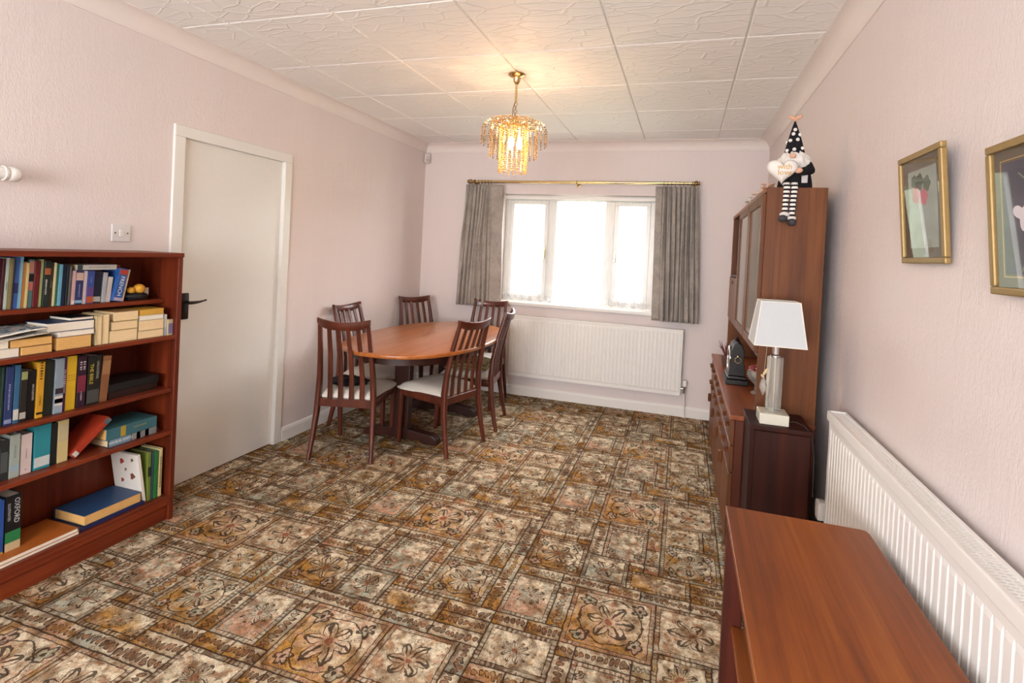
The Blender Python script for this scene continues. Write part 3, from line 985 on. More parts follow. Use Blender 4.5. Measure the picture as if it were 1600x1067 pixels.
# ------------------------------------------------------------------ small wall fittings
sw = thing('light_switch', 'white square light switch plate above the bookcase', 'light switch', (XL, 1.848, 1.384))
obj('plate', B().box(XL + 0.0005, XL + 0.009, 1.804, 1.892, 1.384, 1.470, 0.004, 2), plain('dcd8d6', 0.3, mottle=0.02), sw)
obj('rocker', B().box(XL + 0.008, XL + 0.013, 1.838, 1.858, 1.41, 1.444, 0.002), plain('e2dedb', 0.3, mottle=0.02), sw)
for y in (1.819, 1.877):
    obj('screw', B().cyl((XL + 0.008, y, 1.427), (XL + 0.0105, y, 1.427), 0.004, n=10), M_BRASS_D, sw)

wf = thing('curtain_pole', 'white grooved pole end fixed to the wall above the bookcase', 'curtain pole', (XL, 1.30, 1.64))
obj('pole', B().cyl((XL + 0.075, 0.5, 1.643), (XL + 0.075, 1.358, 1.643), 0.026, n=20), M_WHITE, wf, 40)
obj('end_cap', B().lathe([(0.0, 0.042), (0.022, 0.040), (0.029, 0.032), (0.030, 0.004), (0.027, 0.0), (0.030, -0.004), (0.030, -0.014), (0, -0.014)], n=20,
    M=axes((XL + 0.075, 1.36, 1.643), (0, 0, 1), (1, 0, 0))), M_WHITE, wf, 40)
obj('bracket', B().cyl((XL + 0.0005, 1.325, 1.62), (XL + 0.075, 1.325, 1.62), 0.009).lathe([(0, 0.012), (0.02, 0.009), (0.024, 0)], n=14, M=axes((XL + 0.0005, 1.325, 1.62), (0, 1, 0), (0, 0, 1))), M_WHITE, wf, 40)

pir = thing('motion_sensor', 'small pale grey alarm sensor in the corner under the coving', 'alarm sensor', (XL + 0.035, YB - 0.03, 2.32))
Mp = Matrix.Translation((XL + 0.034, YB - 0.034, 2.375)) @ Matrix.Rotation(PI / 4, 4, 'Z')
obj('housing', B().box(-0.031, 0.031, -0.022, 0.022, -0.054, 0.056, 0.014, 3, M=Mp), plain('cfc8c4', 0.4, mottle=0.02), pir, 40)
obj('lens', B().box(-0.022, 0.022, -0.026, -0.018, -0.040, -0.008, 0.006, 2, M=Mp), plain('b9b2ae', 0.25, mottle=0.02), pir, 40)
obj('indicator', B().box(-0.014, 0.014, -0.0245, -0.020, 0.004, 0.009, M=Mp), plain('6f6a68', 0.3), pir)

# ------------------------------------------------------------------ pictures on the wall
def picture(label, y0, y1, z0, z1, inner):
    tilt = 0.027
    c = (XR - 0.012, (y0 + y1) / 2, z0)
    t = thing('framed_picture', label, 'picture', c, group='gold framed pictures')
    h_ = z1 - z0
    a = math.atan2(tilt, h_)
    # local frame: x across (+Y to -Y as seen), y up the picture, z out of the wall
    M = axes((XR - 0.006, y1, z0), (0, -1, 0), (-math.sin(a), 0, math.cos(a)))
    W = y1 - y0
    H = h_ / math.cos(a)
    b = B()
    fw, fd = 0.017, 0.016
    for (x0, x1, q0, q1) in ((0, W, 0, fw), (0, W, H - fw, H), (0, fw, fw, H - fw), (W - fw, W, fw, H - fw)):
        b.box(x0, x1, q0, q1, 0.0, fd, 0.004, 2, M=M)
    obj('frame', b, M_GOLDFRAME, t)
    obj('backing', B().box(fw * 0.5, W - fw * 0.5, fw * 0.5, H - fw * 0.5, 0.001, 0.005, M=M), M_DARK, t)
    obj('mount', B().box(fw, W - fw, fw, H - fw, 0.005, 0.0065, M=M), plain('5a4f3e', 0.8, mottle=0.05), t)
    inner(t, M, W, H)
    obj('glass', B().box(fw * 0.8, W - fw * 0.8, fw * 0.8, H - fw * 0.8, 0.0095, 0.0105, M=M), M_PICGLASS, t)
    return t
def art_one(t, M, W, H):
    p = obj('print', B().box(0.05, W - 0.05, 0.045, H - 0.05, 0.0065, 0.0072, M=M), plain('8f988f', 0.8, mottle=0.35, scale=14), t)
    rnd = random.Random(4)
    for k, (x, y, r, c) in enumerate([(0.10, 0.20, 0.028, 'a8485a'), (0.15, 0.19, 0.026, 'b25464'), (0.125, 0.235, 0.026, '3f4a38'), (0.17, 0.225, 0.024, '46543f'), (0.09, 0.24, 0.02, '4b5a45')]):
        obj('painted_flower', B().prism([(x + r * (0.9 + 0.1 * math.cos(5 * a)) * math.cos(a), y + r * (0.9 + 0.1 * math.cos(5 * a)) * math.sin(a)) for a in [2 * PI * i / 30 for i in range(30)]], 0.0072, 0.0076, M=M), plain(c, 0.8), p)
def art_two(t, M, W, H):
    p = obj('print', B().box(0.045, W - 0.045, 0.045, H - 0.045, 0.0065, 0.0072, M=M), plain('3c3546', 0.8, mottle=0.3, scale=12), t)
    b = B()
    for (x0, x1, q0, q1) in ((0.038, W - 0.038, 0.038, 0.040), (0.038, W - 0.038, H - 0.040, H - 0.038), (0.038, 0.040, 0.04, H - 0.04), (W - 0.040, W - 0.038, 0.04, H - 0.04)):
        b.box(x0, x1, q0, q1, 0.0065, 0.0071, M=M)
    obj('mount_line', b, plain('b08d50', 0.5), t)
    for x, y, r, c in [(0.11, 0.165, 0.034, 'd8cfd6'), (0.14, 0.20, 0.03, 'e2dbe0'), (0.16, 0.14, 0.03, 'cfc2cf'), (0.125, 0.135, 0.016, '8e3d66'), (0.15, 0.175, 0.014, '9a4670')]:
        obj('painted_petal', B().prism([(x + r * (0.7 + 0.3 * math.cos(3 * a + x * 40)) * math.cos(a), y + r * (0.7 + 0.3 * math.cos(3 * a + x * 40)) * math.sin(a)) for a in [2 * PI * i / 30 for i in range(30)]], 0.0072, 0.0076 + r * 0.01, M=M), plain(c, 0.8), p)
    for q in ([(0.13, 0.13), (0.125, 0.09), (0.10, 0.05)], [(0.14, 0.2), (0.12, 0.235), (0.10, 0.25)]):
        b = B().tube([(x, y, 0.0074) for x, y in q], 0.0012, 5)
        b.xf(M)
        obj('painted_stem', b, plain('7d8a6a', 0.8), p)
picture('gold framed picture with a brown mount, the whole of it in view', 1.572, 1.850, 1.458, 1.778, art_one)
picture('gold framed flower print cut by the edge of the photo', 1.084, 1.362, 1.393, 1.713, art_two)

# ------------------------------------------------------------------ chandelier
CHX, CHY = -1.045, 2.98
ch = thing('chandelier', 'brass ceiling chandelier with tiers of hanging crystal beads', 'chandelier', (CHX, CHY, ZC))
obj('ceiling_rose', B().lathe([(0, 0.0), (0.052, 0.0), (0.054, -0.008), (0.046, -0.016), (0.024, -0.024), (0.020, -0.05), (0.010, -0.064), (0.0, -0.066)], (CHX, CHY, ZC + 0.002), 24), M_BRASS, ch, 40)
obj('stem', B().cyl((CHX, CHY, ZC - 0.06), (CHX, CHY, ZC - 0.175), 0.0075, n=12), M_BRASS, ch, 40)
lk = B()
for k in range(5):
    lk.torus((CHX, CHY, ZC - 0.185 - 0.022 * k), 0.010, 0.0022, 'X' if k % 2 else 'Y', 12, 6)
obj('chain', lk, M_BRASS_D, ch, 60)
obj('flex', B().tube([(CHX, CHY, ZC - 0.17), (CHX - 0.014, CHY, ZC - 0.20), (CHX - 0.018, CHY, ZC - 0.25), (CHX - 0.008, CHY, ZC - 0.30)], 0.0028, 8), plain('7a5a34', 0.5), ch, 60)
ZT = 2.245
core = B().lathe([(0, 0.02), (0.010, 0.02), (0.016, 0.0), (0.012, -0.02), (0.03, -0.03), (0.03, -0.04), (0.01, -0.045), (0.008, -0.12), (0, -0.12)], (CHX, CHY, ZT), 16)
for R_, z in ((0.145, -0.035), (0.085, -0.045)):
    core.torus((CHX, CHY, ZT + z), R_, 0.0035, 'Z', 40, 6)
for k in range(8):
    a = 2 * PI * k / 8
    core.tube([(CHX + r * math.cos(a), CHY + r * math.sin(a), ZT + z) for r, z in ((0.012, -0.035), (0.05, -0.022), (0.085, -0.043), (0.145, -0.035))], 0.003, 6)
obj('crown_frame', core, M_BRASS, ch, 40)
for k in range(3):
    a = 2 * PI * k / 3 + 0.4
    x, y = CHX + 0.034 * math.cos(a), CHY + 0.034 * math.sin(a)
    obj('lamp_holder', B().cyl((x, y, ZT - 0.045), (x, y, ZT - 0.115), 0.012, n=12), plain('e8dcc0', 0.5), ch, 40)
    m = N('lit_bulb')
    m.p.inputs['Base Color'].default_value = (1, 0.9, 0.75, 1)
    m.p.inputs['Emission Color'].default_value = (1.0, 0.80, 0.50, 1)
    m.p.inputs['Emission Strength'].default_value = 45
    obj('bulb', B().lathe([(0, -0.065), (0.010, -0.060), (0.017, -0.042), (0.016, -0.022), (0.009, 0)], (x, y, ZT - 0.115), 12), m.m, ch, 60)
    pl = bpy.data.lights.new('bulb_light', 'POINT')
    pl.energy = 11
    pl.color = (1.0, 0.58, 0.30)
    pl.shadow_soft_size = 0.02
    po = bpy.data.objects.new('bulb_light', pl)
    COL.objects.link(po)
    po.parent = ch
    po.location = (x - CHX, y - CHY, ZT - 0.155 - ZC)
def strand(points, r=0.0062):
    b = B()
    for p in points:
        t = bmesh.new()
        bmesh.ops.create_cone(t, cap_ends=False, segments=6, radius1=0.0, radius2=r, depth=r * 0.9, matrix=Matrix.Translation((p[0], p[1], p[2] - r * 0.45)))
        bmesh.ops.create_cone(t, cap_ends=False, segments=6, radius1=r, radius2=0.0, depth=r * 0.9, matrix=Matrix.Translation((p[0], p[1], p[2] + r * 0.45)))
        bmesh.ops.remove_doubles(t, verts=list(t.verts), dist=1e-5)
        b._merge(t)
    return b
def tier(count, R_, arch, zt, zb, off, r=0.0062):
    pts = []
    if arch:
        for k in range(12):                                       # from the crown out over a drooping arch
            a = PI * 0.97 * k / 11
            pts.append((0.05 + (R_ - 0.05) * (1 - math.cos(a)) / 2, 0, zt + arch * math.sin(a) - 0.035 * k / 11))
        z = pts[-1][2]
    else:
        z = zt
    step_ = 2 * r * 0.98
    while z > zb:
        pts.append((R_, 0, z))
        z -= step_
    pts.append((R_, 0, zb - r * 0.6))
    first = None
    for k in range(count):
        a = 2 * PI * (k + off) / count
        if first is None:
            first = obj('bead_strand', strand(pts, r), M_BEAD, ch, world=False)
            o = first
        else:
            o = first.copy()
            COL.objects.link(o)
        o.rotation_euler = (0, 0, a)
        o.location = (0, 0, ZT - ZC)
tier(22, 0.200, 0.045, -0.035, -0.150, 0.0)
tier(20, 0.145, 0.0, -0.042, -0.225, 0.5)
tier(18, 0.085, 0.0, -0.050, -0.318, 0.25, 0.0068)

# ------------------------------------------------------------------ dining table and chairs
TCX, TCY, TZ = -1.915, 3.715, 0.728
tb = thing('dining_table', 'oval teak dining table on twin trestle pedestals', 'dining table', (TCX, TCY, 0))
out = []
for i in range(72):
    a = 2 * PI * i / 72
    e = 2 / 2.35
    c_, s_ = math.cos(a), math.sin(a)
    out.append((TCX + 0.515 * math.copysign(abs(c_) ** e, c_), TCY + 0.845 * math.copysign(abs(s_) ** e, s_)))
obj('table_top', B().prism(out, TZ - 0.028, TZ, bev=0.009, seg=3), M_TABLE, tb, 35)
inner = [(TCX + (x - TCX) * 0.86, TCY + (y - TCY) * 0.90) for x, y in out]
fr = B()
for i in range(72):
    pass
ap = B()
n = 72
lo = [[ap.bm.verts.new((p[0], p[1], z)) for p in q] for q, z in ((inner, TZ - 0.085), (inner, TZ - 0.027))]
sm = [(TCX + (x - TCX) * 0.95, TCY + (y - TCY) * 0.97) for x, y in inner]
lo += [[ap.bm.verts.new((p[0], p[1], z)) for p in sm] for z in (TZ - 0.027, TZ - 0.085)]
for i in range(n):
    for k in range(4):
        ap.bm.faces.new((lo[k][i], lo[k][(i + 1) % n], lo[(k + 1) % 4][(i + 1) % n], lo[(k + 1) % 4][i]))
bmesh.ops.recalc_face_normals(ap.bm, faces=list(ap.bm.faces))
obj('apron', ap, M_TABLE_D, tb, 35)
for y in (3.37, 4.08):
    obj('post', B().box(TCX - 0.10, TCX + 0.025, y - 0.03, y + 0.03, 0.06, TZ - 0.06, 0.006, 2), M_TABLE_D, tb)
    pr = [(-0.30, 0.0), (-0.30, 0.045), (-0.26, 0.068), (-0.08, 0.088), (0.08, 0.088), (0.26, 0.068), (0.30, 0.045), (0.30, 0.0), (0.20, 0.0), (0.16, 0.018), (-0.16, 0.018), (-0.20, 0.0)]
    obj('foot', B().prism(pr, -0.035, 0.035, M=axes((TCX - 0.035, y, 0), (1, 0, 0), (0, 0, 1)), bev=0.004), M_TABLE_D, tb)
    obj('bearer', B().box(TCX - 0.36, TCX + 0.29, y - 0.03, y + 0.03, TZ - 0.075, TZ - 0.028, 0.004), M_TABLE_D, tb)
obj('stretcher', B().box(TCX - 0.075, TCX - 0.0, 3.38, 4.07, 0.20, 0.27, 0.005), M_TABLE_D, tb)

def make_chair():
    t = thing('dining_chair', '', 'chair', (0, 0, 0), group='teak slat-back dining chairs')
    for s in (-1, 1):
        pts = [(s * 0.208, -0.262, 0), (s * 0.199, -0.232, 0.14), (s * 0.190, -0.206, 0.30), (s * 0.185, -0.197, 0.42), (s * 0.178, -0.206, 0.56), (s * 0.168, -0.240, 0.74), (s * 0.157, -0.288, 0.925)]
        rc = [(0.024, 0.026), (0.028, 0.032), (0.032, 0.040), (0.034, 0.044), (0.031, 0.038), (0.027, 0.032), (0.023, 0.026)]
        obj('stile', B().tube(pts, 0, rect=rc, up=(0, 1, 0)), M_CHAIR, t, 50, world=False)
        lp = [(s * 0.192, 0.212, 0), (s * 0.197, 0.208, 0.2), (s * 0.200, 0.205, 0.405)]
        obj('leg', B().tube(lp, 0, rect=[(0.026, 0.026), (0.032, 0.032), (0.037, 0.037)], up=(0, 1, 0)), M_CHAIR, t, 50, world=False)
        obj('side_rail', B().tube([(s * 0.187, -0.19, 0.372), (s * 0.199, 0.20, 0.380)], 0, rect=(0.022, 0.055), up=(0, 0, 1)), M_CHAIR, t, 50, world=False)
    obj('rear_rail', B().box(-0.175, 0.175, -0.212, -0.188, 0.345, 0.397, 0.003), M_CHAIR, t, world=False)
    obj('front_rail', B().box(-0.185, 0.185, 0.194, 0.216, 0.352, 0.405, 0.003), M_CHAIR, t, world=False)
    # top rail: bowed backwards, dipping in the middle
    b = B()
    n = 16
    ring = []
    for i in range(n + 1):
        u = -1 + 2 * i / n
        x = 0.172 * u
        bow = -0.030 * (1 - u * u)
        zt, zb = 0.946 - 0.020 * (1 - u * u), 0.908 - 0.036 * (1 - u ** 4)
        y0 = -0.285 + bow
        prof = [(-0.011, zb + 0.004), (-0.013, (zt + zb) / 2), (-0.011, zt - 0.004), (-0.006, zt), (0.008, zt), (0.013, zt - 0.004), (0.012, (zt + zb) / 2), (0.009, zb + 0.004), (0.004, zb), (-0.006, zb)]
        ring.append([b.bm.verts.new((x, y0 + p[0] + 0.28 * (zb - p[1]) * 0.6, p[1])) for p in prof])
    for a_, c_ in zip(ring, ring[1:]):
        m_ = len(a_)
        for k in range(m_):
            b.bm.faces.new((a_[k], a_[(k + 1) % m_], c_[(k + 1) % m_], c_[k]))
    b.bm.faces.new(ring[0][::-1])
    b.bm.faces.new(ring[-1])
    bmesh.ops.recalc_face_normals(b.bm, faces=list(b.bm.faces))
    obj('top_rail', b, M_CHAIR, t, 50, world=False)
    for xb, xt in ((-0.108, -0.094), (-0.037, -0.032), (0.037, 0.032), (0.108, 0.094)):
        bw_ = -0.030 * (1 - (xt / 0.172) ** 2)
        pts = [(xb, -0.200, 0.39), (xb, -0.202, 0.52), (xb + (xt - xb) * 0.5, -0.226 + bw_ * 0.4, 0.70), (xt, -0.272 + bw_ * 0.9, 0.885)]
        obj('slat', B().tube(pts, 0, rect=[(0.031, 0.012), (0.032, 0.012), (0.030, 0.012), (0.027, 0.012)], up=(0, 1, 0)), M_CHAIR, t, 50, world=False)
    # seat pad
    b = B()
    def hw(v):
        return 0.180 + (0.232 - 0.180) * v
    nu, nv = 14, 14
    def sup(s_):
        return s_
    def top(u, v):
        uu, vv = 2 * u - 1, 2 * v - 1
        rr = 1 - 0.055 * (abs(vv) ** 10)
        edge = (1 - abs(uu) ** 5) * (1 - abs(vv) ** 5)
        return (uu * hw(v) * rr, -0.185 + 0.415 * v + 0.012 * (1 - uu * uu) * (v > 0.9) * 0, 0.415 + 0.038 * max(edge, 0) ** 0.5)
    b.grid(top, nu, nv)
    def bot(u, v):
        p = top(1 - u, v)
        return (p[0] * 0.97, p[1], 0.398)
    b.grid(bot, nu, nv)
    # skirt of the pad
    def rim(u, v):
        q = u * 4
        s_ = int(q) % 4
        f = q - int(q)
        a_ = [(f, 0), (1, f), (1 - f, 1), (0, 1 - f)][s_]
        p = top(*a_)
        return (p[0] * (1 - 0.03 * (1 - v)), p[1], 0.398 + 0.017 * v)
    b.grid(rim, 56, 1)
    bmesh.ops.remove_doubles(b.bm, verts=list(b.bm.verts), dist=0.0004)
    bmesh.ops.recalc_face_normals(b.bm, faces=list(b.bm.faces))
    obj('seat', b, M_SEAT, t, 60, world=False)
    return t

def copy_thing(src):
    r = src.copy()
    COL.objects.link(r)
    for chd in list(src.children):
        c = chd.copy()
        COL.objects.link(c)
        c.parent = r
    return r
proto = make_chair()
def rz_from(fx, fy):
    return math.atan2(-fx, fy)
# (floor centre of the rear feet, facing) measured for each chair
spots = [((-2.095, 2.843), (-0.255, 0.967), 'slat-back chair with a dark bundle on its pale seat, back to the viewer'),
         ((-1.427, 3.367), (-0.960, 0.270), 'slat-back chair turned sideways at the table edge, pale seat bare'),
         ((-1.400, 4.010), (-0.985, -0.17), 'slat-back chair seen edge-on with an olive cushion on its seat'),
         ((-1.825, 4.735), (0.06, -1.0), 'slat-back chair below the curtain, in front of the window wall'),
         ((-2.605, 3.585), (1.0, 0.0), 'slat-back chair against the door wall, seen above the chair with the bundle'),
         ((-2.550, 4.560), (0.87, -0.49), 'slat-back chair in the far corner under the alarm sensor')]
CH = []
for i, ((x, y), (fx, fy), lab) in enumerate(spots):
    o = proto if i == 0 else copy_thing(proto)
    l_ = math.hypot(fx, fy)
    fx, fy = fx / l_, fy / l_
    o.location = (x + fx * 0.262, y + fy * 0.262, 0)
    o.rotation_euler = (0, 0, rz_from(fx, fy))
    o['label'] = lab
    CH.append(o)
bpy.context.view_layer.update()

# dark bundle on the near chair
def bundle():
    o0 = CH[0]
    rnd = random.Random(8)
    b = B()
    def fn(u, v):
        a = 2 * PI * u
        el = PI * v
        r = 1 + 0.10 * math.sin(3 * a + 1) * math.sin(el) + 0.08 * math.sin(5 * a + 4 * el) + 0.06 * math.sin(9 * a - 5 * el)
        x, y, z = math.sin(el) * math.cos(a) * 0.125 * r, math.sin(el) * math.sin(a) * 0.085 * r, math.cos(el) * 0.032 * r
        return (x - 0.05, y - 0.04, 0.449 + 0.030 + max(z, -0.028))
    b.grid(fn, 40, 16)
    bmesh.ops.remove_doubles(b.bm, verts=list(b.bm.verts), dist=0.0005)
    bmesh.ops.recalc_face_normals(b.bm, faces=list(b.bm.faces))
    m = N('black_knit')
    a = m.noise(m.coords(), 120, 3, 0.6)
    m.set(m.ramp(a, [(0.4, '0e0e10'), (0.62, '1c1c20'), (0.75, '55555a')]), 0.7, 0, 0.3)
    m.bump(a, 0.8, 0.01)
    mw = o0.matrix_world
    o = obj('folded_shawl', b, m.m, smooth=60)
    o.location = o0.location
    o.rotation_euler = o0.rotation_euler
    tag(o, 'black sparkly folded shawl lying on a pale chair seat', 'shawl')
bundle()
def cushion():
    o0 = CH[2]
    b = B()
    def fn(u, v):
        x, y = (2 * u - 1), (2 * v - 1)
        e = (1 - x ** 4) * (1 - y ** 4)
        return (0.185 * x, 0.02 + 0.175 * y, 0.472 + 0.055 * max(e, 0) ** 0.6)
    b.grid(fn, 16, 16)
    def fb(u, v):
        p = fn(1 - u, v)
        return (p[0], p[1], 0.472 - (p[2] - 0.472) * 0.28)
    b.grid(fb, 16, 16)
    bmesh.ops.remove_doubles(b.bm, verts=list(b.bm.verts), dist=0.0004)
    bmesh.ops.recalc_face_normals(b.bm, faces=list(b.bm.faces))
    m = N('olive_patterned_cushion')
    wv = m.n('ShaderNodeTexWave', wave_type='RINGS')
    m.l(m.coords(), wv.inputs['Vector'])
    wv.inputs['Scale'].default_value = 14
    wv.inputs['Distortion'].default_value = 3
    m.set(m.ramp(wv.outputs['Fac'], [(0.2, '6a5a36'), (0.5, '857048'), (0.8, '9a8458')]), 0.85, 0, 0.2)
    o = obj('seat_cushion', b, m.m, smooth=60)
    o.location = o0.location
    o.rotation_euler = o0.rotation_euler
    tag(o, 'olive brown patterned cushion on the chair seen edge-on', 'cushion')
cushion()

# ------------------------------------------------------------------ bookcase
BX, BY0, BY1, BT = -2.412, 0.95, 1.960, 1.342
bc = thing('bookcase', 'low mahogany bookcase with five shelves full of books beside the door', 'bookcase', ((XL + BX) / 2, (BY0 + BY1) / 2, 0))
for y in (BY0, BY1 - 0.024):
    obj('side_panel', B().box(XL + 0.02, BX, y, y + 0.024, 0.0, BT - 0.022, 0.002), M_BOOKCASE_V, bc)
obj('top', B().box(XL + 0.02, BX + 0.004, BY0 - 0.002, BY1 + 0.002, BT - 0.022, BT, 0.003, 2), M_BOOKCASE, bc)
obj('back_panel', B().box(XL + 0.02, XL + 0.027, BY0 + 0.02, BY1 - 0.02, 0.07, BT - 0.02), M_BOOKCASE_V, bc)
for z, x in ((1.108, -2.492), (0.932, BX - 0.002), (0.669, BX - 0.004), (0.452, BX - 0.006), (0.128, BX - 0.002)):
    obj('shelf', B().box(XL + 0.027, x, BY0 + 0.024, BY1 - 0.024, z - 0.020, z, 0.002), M_BOOKCASE, bc)
obj('bottom_rail', B().box(BX - 0.022, BX - 0.002, BY0 + 0.024, BY1 - 0.024, 0.078, 0.108, 0.002), M_BOOKCASE, bc)
obj('plinth', B().box(BX - 0.035, BX - 0.016, BY0 + 0.024, BY1 - 0.024, 0.0, 0.078, 0.002), M_BOOKCASE, bc)

def cover_mat(c):
    c = ''.join('%02x' % int(int(c[i:i + 2], 16) * 0.9) for i in (0, 2, 4))
    return plain(c, 0.42, 0, 0.4, 0.12, 24)
def spine_axes(x, y, z):                       # lettering that runs down the spine
    return axes((x, y, z), (0, 0, -1), (0, 1, 0))
SHELFNAME = {1: 'top shelf', 2: 'second shelf', 3: 'middle shelf', 4: 'fourth shelf', 5: 'bottom shelf'}
ORD = ['first', 'second', 'third', 'fourth', 'fifth', 'sixth', 'seventh', 'eighth', 'ninth', 'tenth', 'eleventh', 'twelfth', 'thirteenth', 'fourteenth', 'fifteenth', 'sixteenth', 'seventeenth', 'eighteenth', 'nineteenth', 'twentieth',
       'twenty-first', 'twenty-second', 'twenty-third', 'twenty-fourth', 'twenty-fifth', 'twenty-sixth', 'twenty-seventh', 'twenty-eighth']
def book(y0, y1, xs, z0, h_, color, label, group, depth=0.125, lean=0.0, pages=None, bands=(), txt=None, flat=False):
    """an upright book, spine towards +X; lean in radians about X (top moves to +Y)"""
    yc = (y0 + y1) / 2
    t = thing('book', label, 'book', (xs - depth / 2, yc, z0), group=group)
    w_ = max(y1 - y0 - 0.0008, 0.004)
    c = min(0.0022, w_ * 0.2)
    b = B()
    b.box(-depth / 2, depth / 2 - 0.001, -w_ / 2, -w_ / 2 + c, 0, h_)
    b.box(-depth / 2, depth / 2 - 0.001, w_ / 2 - c, w_ / 2, 0, h_)
    b.tube([(depth / 2 - 0.0008, 0, 0), (depth / 2 - 0.0008, 0, h_)], 0, rect=(w_, 0.0032), up=(1, 0, 0))
    obj('cover', b, cover_mat(color), t, world=False)
    obj('pages', B().box(-depth / 2 + 0.003, depth / 2 - 0.003, -w_ / 2 + c, w_ / 2 - c, 0.002, h_ - 0.003), pages or M_PAPER_W, t, world=False)
    for (za, zb, col) in bands:
        obj('spine_label', B().box(depth / 2 + 0.0006, depth / 2 + 0.0014, -w_ * 0.47, w_ * 0.47, za * h_, zb * h_), cover_mat(col), t, world=False)
    for (s_, size, col, zc, yo) in (txt or []):
        text('lettering', s_, size, axes((depth / 2 + 0.0016, yo, zc * h_), (0, 0, -1), (0, 1, 0)), cover_mat(col), t, 0.0002, True)
    t.rotation_euler = (-lean, 0, 0)
    t.location.z += w_ / 2 * abs(math.sin(lean))
    return t
def row(data, shelf, xs, z0, lean, extra):
    n = len(data)
    for i, (y0, y1, h_, c, d) in enumerate(data):
        k = n - 1 - i
        kw = dict(extra.get(i, {}))
        if shelf == 5 and d in ('royal blue', 'thick black green-banded'):
            lab = d + ' upright book beside the flat orange book on the bottom shelf'
        else:
            lab = d + ' upright book, ' + ORD[k] + ' from the door end of the ' + SHELFNAME[shelf]
        book(y0, y1, xs + random.Random(i * 7 + shelf).uniform(-0.006, 0.004), z0, h_, c, lab, 'upright books on the ' + SHELFNAME[shelf], lean=kw.pop('lean', lean), **kw)
R1 = [(1.299, 1.308, 0.198, '4a1a22', 'maroon'), (1.309, 1.319, 0.201, 'c9d6cb', 'pale mint'), (1.319, 1.328, 0.199, '8d7f4d', 'olive tan'), (1.328, 1.334, 0.199, '1c1f2c', 'thin black'), (1.334, 1.35, 0.204, '3f62a8', 'bright blue'), (1.35, 1.362, 0.206, '8cc3dc', 'tall sky-blue'), (1.362, 1.374, 0.185, 'c98a45', 'orange'), (1.374, 1.382, 0.181, 'e0c98a', 'cream yellow'), (1.383, 1.4, 0.194, '5c7f80', 'teal and coral'), (1.4, 1.419, 0.189, '6b1a1d', 'dark red'), (1.42, 1.43, 0.195, 'a9b77c', 'pale green'), (1.431, 1.453, 0.189, '1f2a24', 'black lettered'), (1.453, 1.466, 0.181, '4a3b30', 'dark brown'), (1.466, 1.475, 0.182, 'ddd3a0', 'pale yellow'), (1.475, 1.484, 0.178, '3c6b4a', 'leaf green'), (1.484, 1.496, 0.175, '6fb0cc', 'light blue'), (1.496, 1.514, 0.172, '1e3350', 'navy'), (1.514, 1.523, 0.169, '1a1a1e', 'narrow black'), (1.523, 1.533, 0.167, '8d9296', 'grey'), (1.537, 1.548, 0.147, 'd3a7a4', 'pink'), (1.548, 1.577, 0.1445, '2f3566', 'indigo'), (1.578, 1.592, 0.1445, 'd8c2c4', 'pinkish white'), (1.592, 1.62, 0.1445, '3b4f9a', 'blue and orange'), (1.62, 1.653, 0.142, '1d2036', 'midnight blue'), (1.655, 1.672, 0.136, 'b4b8bd', 'silver grey'), (1.673, 1.694, 0.115, 'e2d8cf', 'short cream')]
wh, gd = 'e8e4da', 'c9a85a'
row(R1, 1, -2.512, 1.1085, 0.035, {
    4: dict(bands=[(0.30, 0.5, '2a2f6b')]), 1: dict(txt=[('~~~~~~~~~~', 0.006, '333333', 0.45, 0)]),
    8: dict(bands=[(0.55, 0.70, '1c1c1e'), (0.72, 0.97, 'c98a78'), (0.36, 0.53, 'c9776a')]),
    11: dict(bands=[(0.70, 0.84, 'b9683a')], txt=[('~~~~~~~~~~~', 0.0105, wh, 0.42, -0.003)]),
    12: dict(txt=[('~~~~~~~~', 0.007, 'b9ab8a', 0.5, 0)]),
    20: dict(bands=[(0.72, 0.95, 'd9b9a8'), (0.04, 0.12, '8fb7c9')], txt=[('~~~~~~~~~~~', 0.009, '9fb0d8', 0.40, 0)]),
    22: dict(bands=[(0.02, 0.22, 'b9562e'), (0.24, 0.5, '6b4a8a')], txt=[('~~~~~~', 0.009, '7f98d8', 0.72, 0)]),
    23: dict(bands=[(0.04, 0.2, 'b9b6b0')]), 24: dict(lean=0.07), 25: dict(lean=0.10), 19: dict(bands=[(0.02, 0.12, 'e8d8d4')])})
# the leaning language book and a slim cream book behind it
b_ = book(1.694, 1.732, -2.500, 1.1085, 0.152, '2f5fa6', 'blue and white language book leaning on the top shelf', 'leaning books in the bookcase', lean=0.19,
          bands=[(0.82, 0.97, 'c0432e'), (0.02, 0.11, 'b9a4b8')], txt=[('FRENCH', 0.0245, 'eef2f6', 0.465, 0.0)])
book(1.735, 1.744, -2.505, 1.1085, 0.150, 'e0cdb4', 'slim cream book leaning behind the language book', 'leaning books in the bookcase', lean=0.19)

